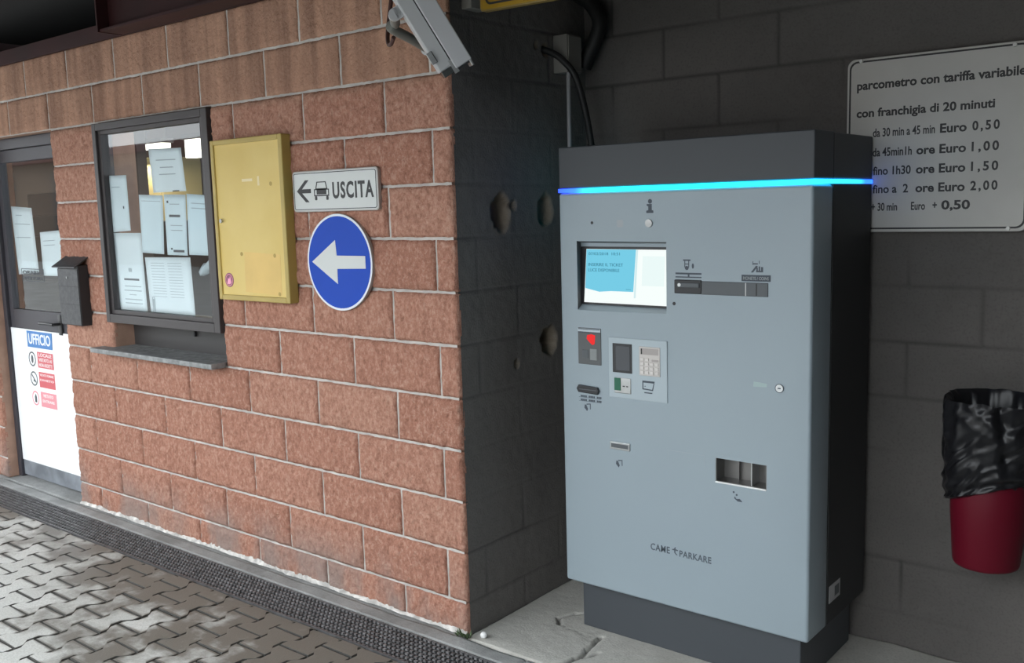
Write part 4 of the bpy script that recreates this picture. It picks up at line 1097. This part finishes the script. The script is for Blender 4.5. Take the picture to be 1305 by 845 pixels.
# hairline hatch, lock, worn print
s = S(); th = 0.0012
s.box(0.718, 0.862, FY-0.0005, FY+0.001, 0.7715, 0.7715+th).box(0.718, 0.718+th, FY-0.0005, FY+0.001, 0.727, 0.7715).box(0.861, 0.861+th, FY-0.0005, FY+0.001, 0.727, 0.7715)
s.build('hatch_outline', mat('hairline', (0.33, 0.38, 0.41), 0.5), pm)
lk = S().cyl((1.129, FY-0.003, 1.033), (1.129, FY+0.002, 1.033), 0.014, 0.014, 28).build('lock', mat('lock_silver', (0.66, 0.68, 0.68), 0.3, 0.4), pm, smooth=40)
S().ring(disc(1.129, 1.033, 0.0145, 28), disc(1.129, 1.033, 0.0125, 28), FY-0.0035, FY-0.002).box(1.124, 1.134, FY-0.0036, FY-0.002, 1.031, 1.035).build('keyhole', M_ICON, lk)
S().prism([(1.038, 1.030), (1.085, 1.032), (1.086, 1.043), (1.060, 1.046), (1.040, 1.047)], FY-0.0004, FY+0.001).build('worn_print', M_SMUDGE, pm)
# coin tray
tr = S().box(0.903, 1.087, FY+0.060, FY+0.074, 0.690, 0.771).build('tray_back', M_STEELDARK, pm)
S().box(0.903, 1.087, FY+0.0, FY+0.066, 0.6885, 0.692).build('tray_floor', M_STEELDARK, tr)
S().box(0.903, 0.906, FY+0.001, FY+0.066, 0.691, 0.771).box(1.084, 1.087, FY+0.001, FY+0.066, 0.691, 0.771).build('tray_cheek', M_STEELDARK, tr)
S().box(0.903, 1.087, FY-0.004, FY+0.003, 0.685, 0.690, 0.001).build('tray_lip', mat('bright_lip', (0.75, 0.76, 0.76), 0.3, 0.5), tr)
S().box(1.030, 1.034, FY+0.004, FY+0.064, 0.692, 0.771).build('tray_divider', M_STEEL, tr)
S().box(0.966, 0.968, FY+0.045, FY+0.064, 0.692, 0.765).build('tray_divider', M_STEELDARK, tr)
icon('coin_hand_symbol', [disc(0.970, 0.662, 0.0035, 12), disc(0.981, 0.654, 0.0035, 12), [(0.974, 0.648), (0.980, 0.640), (0.992, 0.642), (0.999, 0.636), (1.001, 0.632), (0.985, 0.632), (0.972, 0.641)]])
# maker's lettering
lettering('maker_lettering', [('CAME', 0.646, 0.394, 0.078, 0.0240, 0.012, 1.12), ('PARKARE', 0.763, 0.392, 0.124, 0.0225, 0.012, 1.08)], mat('maker_grey', (0.075, 0.095, 0.115), 0.5), pm, FY-0.0005)
s = S()
s.prism([(0.734, 0.4135), (0.741, 0.4155), (0.745, 0.422), (0.749, 0.422), (0.747, 0.4155), (0.757, 0.4135), (0.757, 0.410), (0.747, 0.410), (0.747, 0.402), (0.755, 0.395), (0.750, 0.394), (0.742, 0.402), (0.742, 0.410), (0.734, 0.410)], FY-0.0006, FY+0.002)
s.build('maker_emblem', bpy.data.materials['maker_grey'], pm)
# sticker on the side
s = S().box(X1-0.004, X1+0.0006, 0.466, 0.566, 0.268, 0.328); s.build('side_label', mat('label_grey', (0.42, 0.42, 0.43), 0.5), pm)
S().box(X1-0.002, X1+0.001, 0.515, 0.556, 0.280, 0.315).build('label_print', M_SLATE, pm)

# ------------------------------------------------------------------ tariff sign
tf = thing('tariff_sign', 'grey-white parking tariff board bolted to the back wall', 'sign', (1.43, 0.84, 1.51))
tx0, tx1, tz0, tz1 = 1.133, 1.722, 1.512, 2.112
S().prism(rrect(tx0, tx1, tz0, tz1, 0.028), 0.830, 0.852, 0.002).build('plate', mat('tariff_edge', (0.30, 0.29, 0.28), 0.5), tf)
S().prism(rrect(tx0+0.002, tx1-0.002, tz0+0.002, tz1-0.002, 0.027), 0.829, 0.830).build('face', M_TARIFF, tf)
S().ring(rrect(tx0+0.008, tx1-0.008, tz0+0.010, tz1-0.008, 0.028), rrect(tx0+0.014, tx1-0.014, tz0+0.016, tz1-0.014, 0.024), 0.8284, 0.829).build('border', M_BLACK, tf)
H = 0.031
rows = [('parcometro con tariffa variabile', 1.168, 2.006, 0.532, H*0.92, 0.03), ('con franchigia di 20 minuti', 1.168, 1.912, 0.445, H*0.88, 0.03)]
for z, left, mid, val in ((1.842, ('da 30 min a 45 min', 1.226, 0.205), None, '0,50'), (1.775, ('da 45min1h', 1.226, 0.132), 'ore', '1,00'), (1.711, ('fino 1h30', 1.229, 0.127), 'ore', '1,50'),
                          (1.648, ('fino a  2', 1.229, 0.120), 'ore', '2,00')):
    rows.append((left[0], left[1], z, left[2], H*0.9, 0.02))
    if mid: rows.append((mid, 1.373, z, 0.060, H*0.9, 0.03))
    rows.append(('Euro', 1.447, z, 0.083, H*0.92, 0.03)); rows.append((val, 1.547, z+0.001, 0.082, H*0.92, 0.03, 1.35))
rows += [('+ 30 min', 1.226, 1.587, 0.088, H*0.85, 0.02), ('Euro', 1.360, 1.588, 0.046, H*0.85, 0.02), ('+', 1.430, 1.590, 0.014, H*0.8, 0.03), ('0,50', 1.458, 1.588, 0.090, H*0.92, 0.03)]
lettering('lettering', rows, M_BLACK, tf, 0.8288)
for x, z in ((1.182, 2.103), (1.665, 2.100), (1.665, 1.522), (1.182, 1.522)):
    S().cyl((x, 0.822, z), (x, 0.832, z), 0.006, 0.007, 14).build('bolt', mat('bolt_zinc', (0.6, 0.6, 0.58), 0.4, 0.3) if 'bolt_zinc' not in bpy.data.materials else bpy.data.materials['bolt_zinc'], tf)

# ------------------------------------------------------------------ waste bin with liner
wb = thing('waste_bin', 'dark red waste bin hung on the back wall, draped with black liner', 'bin', (1.67, 0.70, 0.42))
BC, BYC = 1.665, 0.695
def ringpts(z, rx, ry, cx, cy, n=72): return [(cx+rx*math.cos(2*math.pi*k/n), cy+ry*math.sin(2*math.pi*k/n), z) for k in range(n)]
def lathe(s, rings, cap0=False, cap1=False):
    b = bmesh.new(); rr = [[b.verts.new(p) for p in r_] for r_ in rings]
    n = len(rings[0])
    for i in range(len(rr)-1):
        for k in range(n): b.faces.new((rr[i][k], rr[i][(k+1) % n], rr[i+1][(k+1) % n], rr[i+1][k]))
    if cap0: b.faces.new(list(reversed(rr[0])))
    if cap1: b.faces.new(rr[-1])
    bmesh.ops.recalc_face_normals(b, faces=b.faces)
    return s._merge(b)
s = S()
prof = [(0.432, 0.088), (0.436, 0.097), (0.446, 0.101), (0.60, 0.113), (0.69, 0.1165), (0.74, 0.104), (0.93, 0.108)]
rings = [ringpts(z, r_, r_, BC+(z-0.43)*0.01, BYC) for z, r_ in prof] + [ringpts(z, r_-0.004, r_-0.004, BC+(z-0.43)*0.01, BYC) for z, r_ in reversed(prof[2:])]
lathe(s, rings, cap0=True, cap1=True)
s.build('bucket', M_BINRED, wb, smooth=50)
s = S().box(BC-0.05, BC+0.05, BYC+0.12, 0.858, 0.80, 0.90, 0.004)
s.build('wall_bracket', M_STEEL, wb)
s = S(); n = 216; rl = random.Random(5)
zs = list(np.linspace(0.665, 0.985, 48))
rings = []
A = np.linspace(0, 2*np.pi, n, endpoint=False)
for i, z in enumerate(zs):
    t = (z-0.665)/(0.985-0.665)
    base = 0.124 + 0.016*t + 0.006*math.sin(t*3.1)
    # tied-in gathers low down, long vertical folds above
    cz = z - 0.025*(np.cos(A+1.0)*0.5+0.5)*(1-t)
    ca, sa_ = np.cos(A), np.sin(A)
    def ridge(fa, fz, sh, sd_n): return np.abs(vnoise(A/(2*np.pi)*fa*(1+0*A) + sh*t + 7, A*0 + fz*t + 3, sd_n) - 0.5)*2
    blend = np.clip(np.minimum(A, 2*np.pi-A)/0.3, 0, 1)
    fold = 0.010*(vnoise(ca*5+9+t*1.2, sa_*5+9 + t*0.8, 90)-0.5)*2*(0.3+t)
    fold = fold + blend*(0.014*(0.5-ridge(12, 2.5, 5.0, 91)) + 0.009*(0.5-ridge(22, 5.0, -9.0, 95)))
    gath = 0.007*np.sin((z-0.665)*150 + 2.5*vnoise(A*1.2, A*0+1, 92))*max(0, 1-t*3.2)
    rr = base + fold + gath - (0.012 if i == 0 else 0)
    top = 0.014*(vnoise(np.cos(A)*3+50, np.sin(A)*3+50, 93)-0.3)*t**6
    sl = (0.045*np.cos(A+0.35)+0.015)*(1-t)
    rings.append([(BC+0.005*t+r_*math.cos(a), BYC+r_*math.sin(a), z + tp_ + s_) for r_, a, tp_, s_ in zip(rr, A, top, sl)])
inner = []
for z, k in ((0.97, 0.90), (0.90, 0.86), (0.75, 0.80), (0.55, 0.70)):
    f = 0.006*(vnoise(np.cos(A)*7+70, np.sin(A)*7+70+z*3, 94)-0.5)*2
    inner.append([(BC+0.005+(0.139*k+ff)*math.cos(a), BYC+(0.139*k+ff)*math.sin(a), z + (rings[-1][i][2]-0.985 if z > 0.95 else 0)) for i, (a, ff) in enumerate(zip(A, f))])
lathe(s, rings+inner, cap1=True)
s.build('bin_liner', M_LINER, wb, smooth=70)

# ------------------------------------------------------------------ small things at the corner
tag(S().ball((0.068, 0.012, 0.0135), 0.0135).build('pebble', M_BALL, smooth=60), 'small white round pebble on the concrete by the brick corner', 'pebble')
s = S(); rw = random.Random(11)
for k in range(34):
    a = rw.uniform(0, 6.28); L = rw.uniform(0.015, 0.035); c0 = Vector((rw.uniform(-0.045, 0.025), rw.uniform(-0.035, -0.018), 0.0))
    d = Vector((math.cos(a)*0.7, math.sin(a)*0.6-0.2, rw.uniform(0.4, 0.9))).normalized(); sd2 = d.cross(Vector((0, 0, 1))).normalized()*0.004
    b = bmesh.new(); p = [c0, c0+d*L*0.5+sd2, c0+d*L, c0+d*L*0.5-sd2]
    v1 = [b.verts.new(q) for q in p]; b.faces.new(v1)
    s._merge(b)
o = s.build('weed_tuft', M_LEAF); sm = o.modifiers.new('solid', 'SOLIDIFY'); sm.thickness = 0.0006
tag(o, 'small green weed tuft growing at the foot of the brick corner', 'weed')
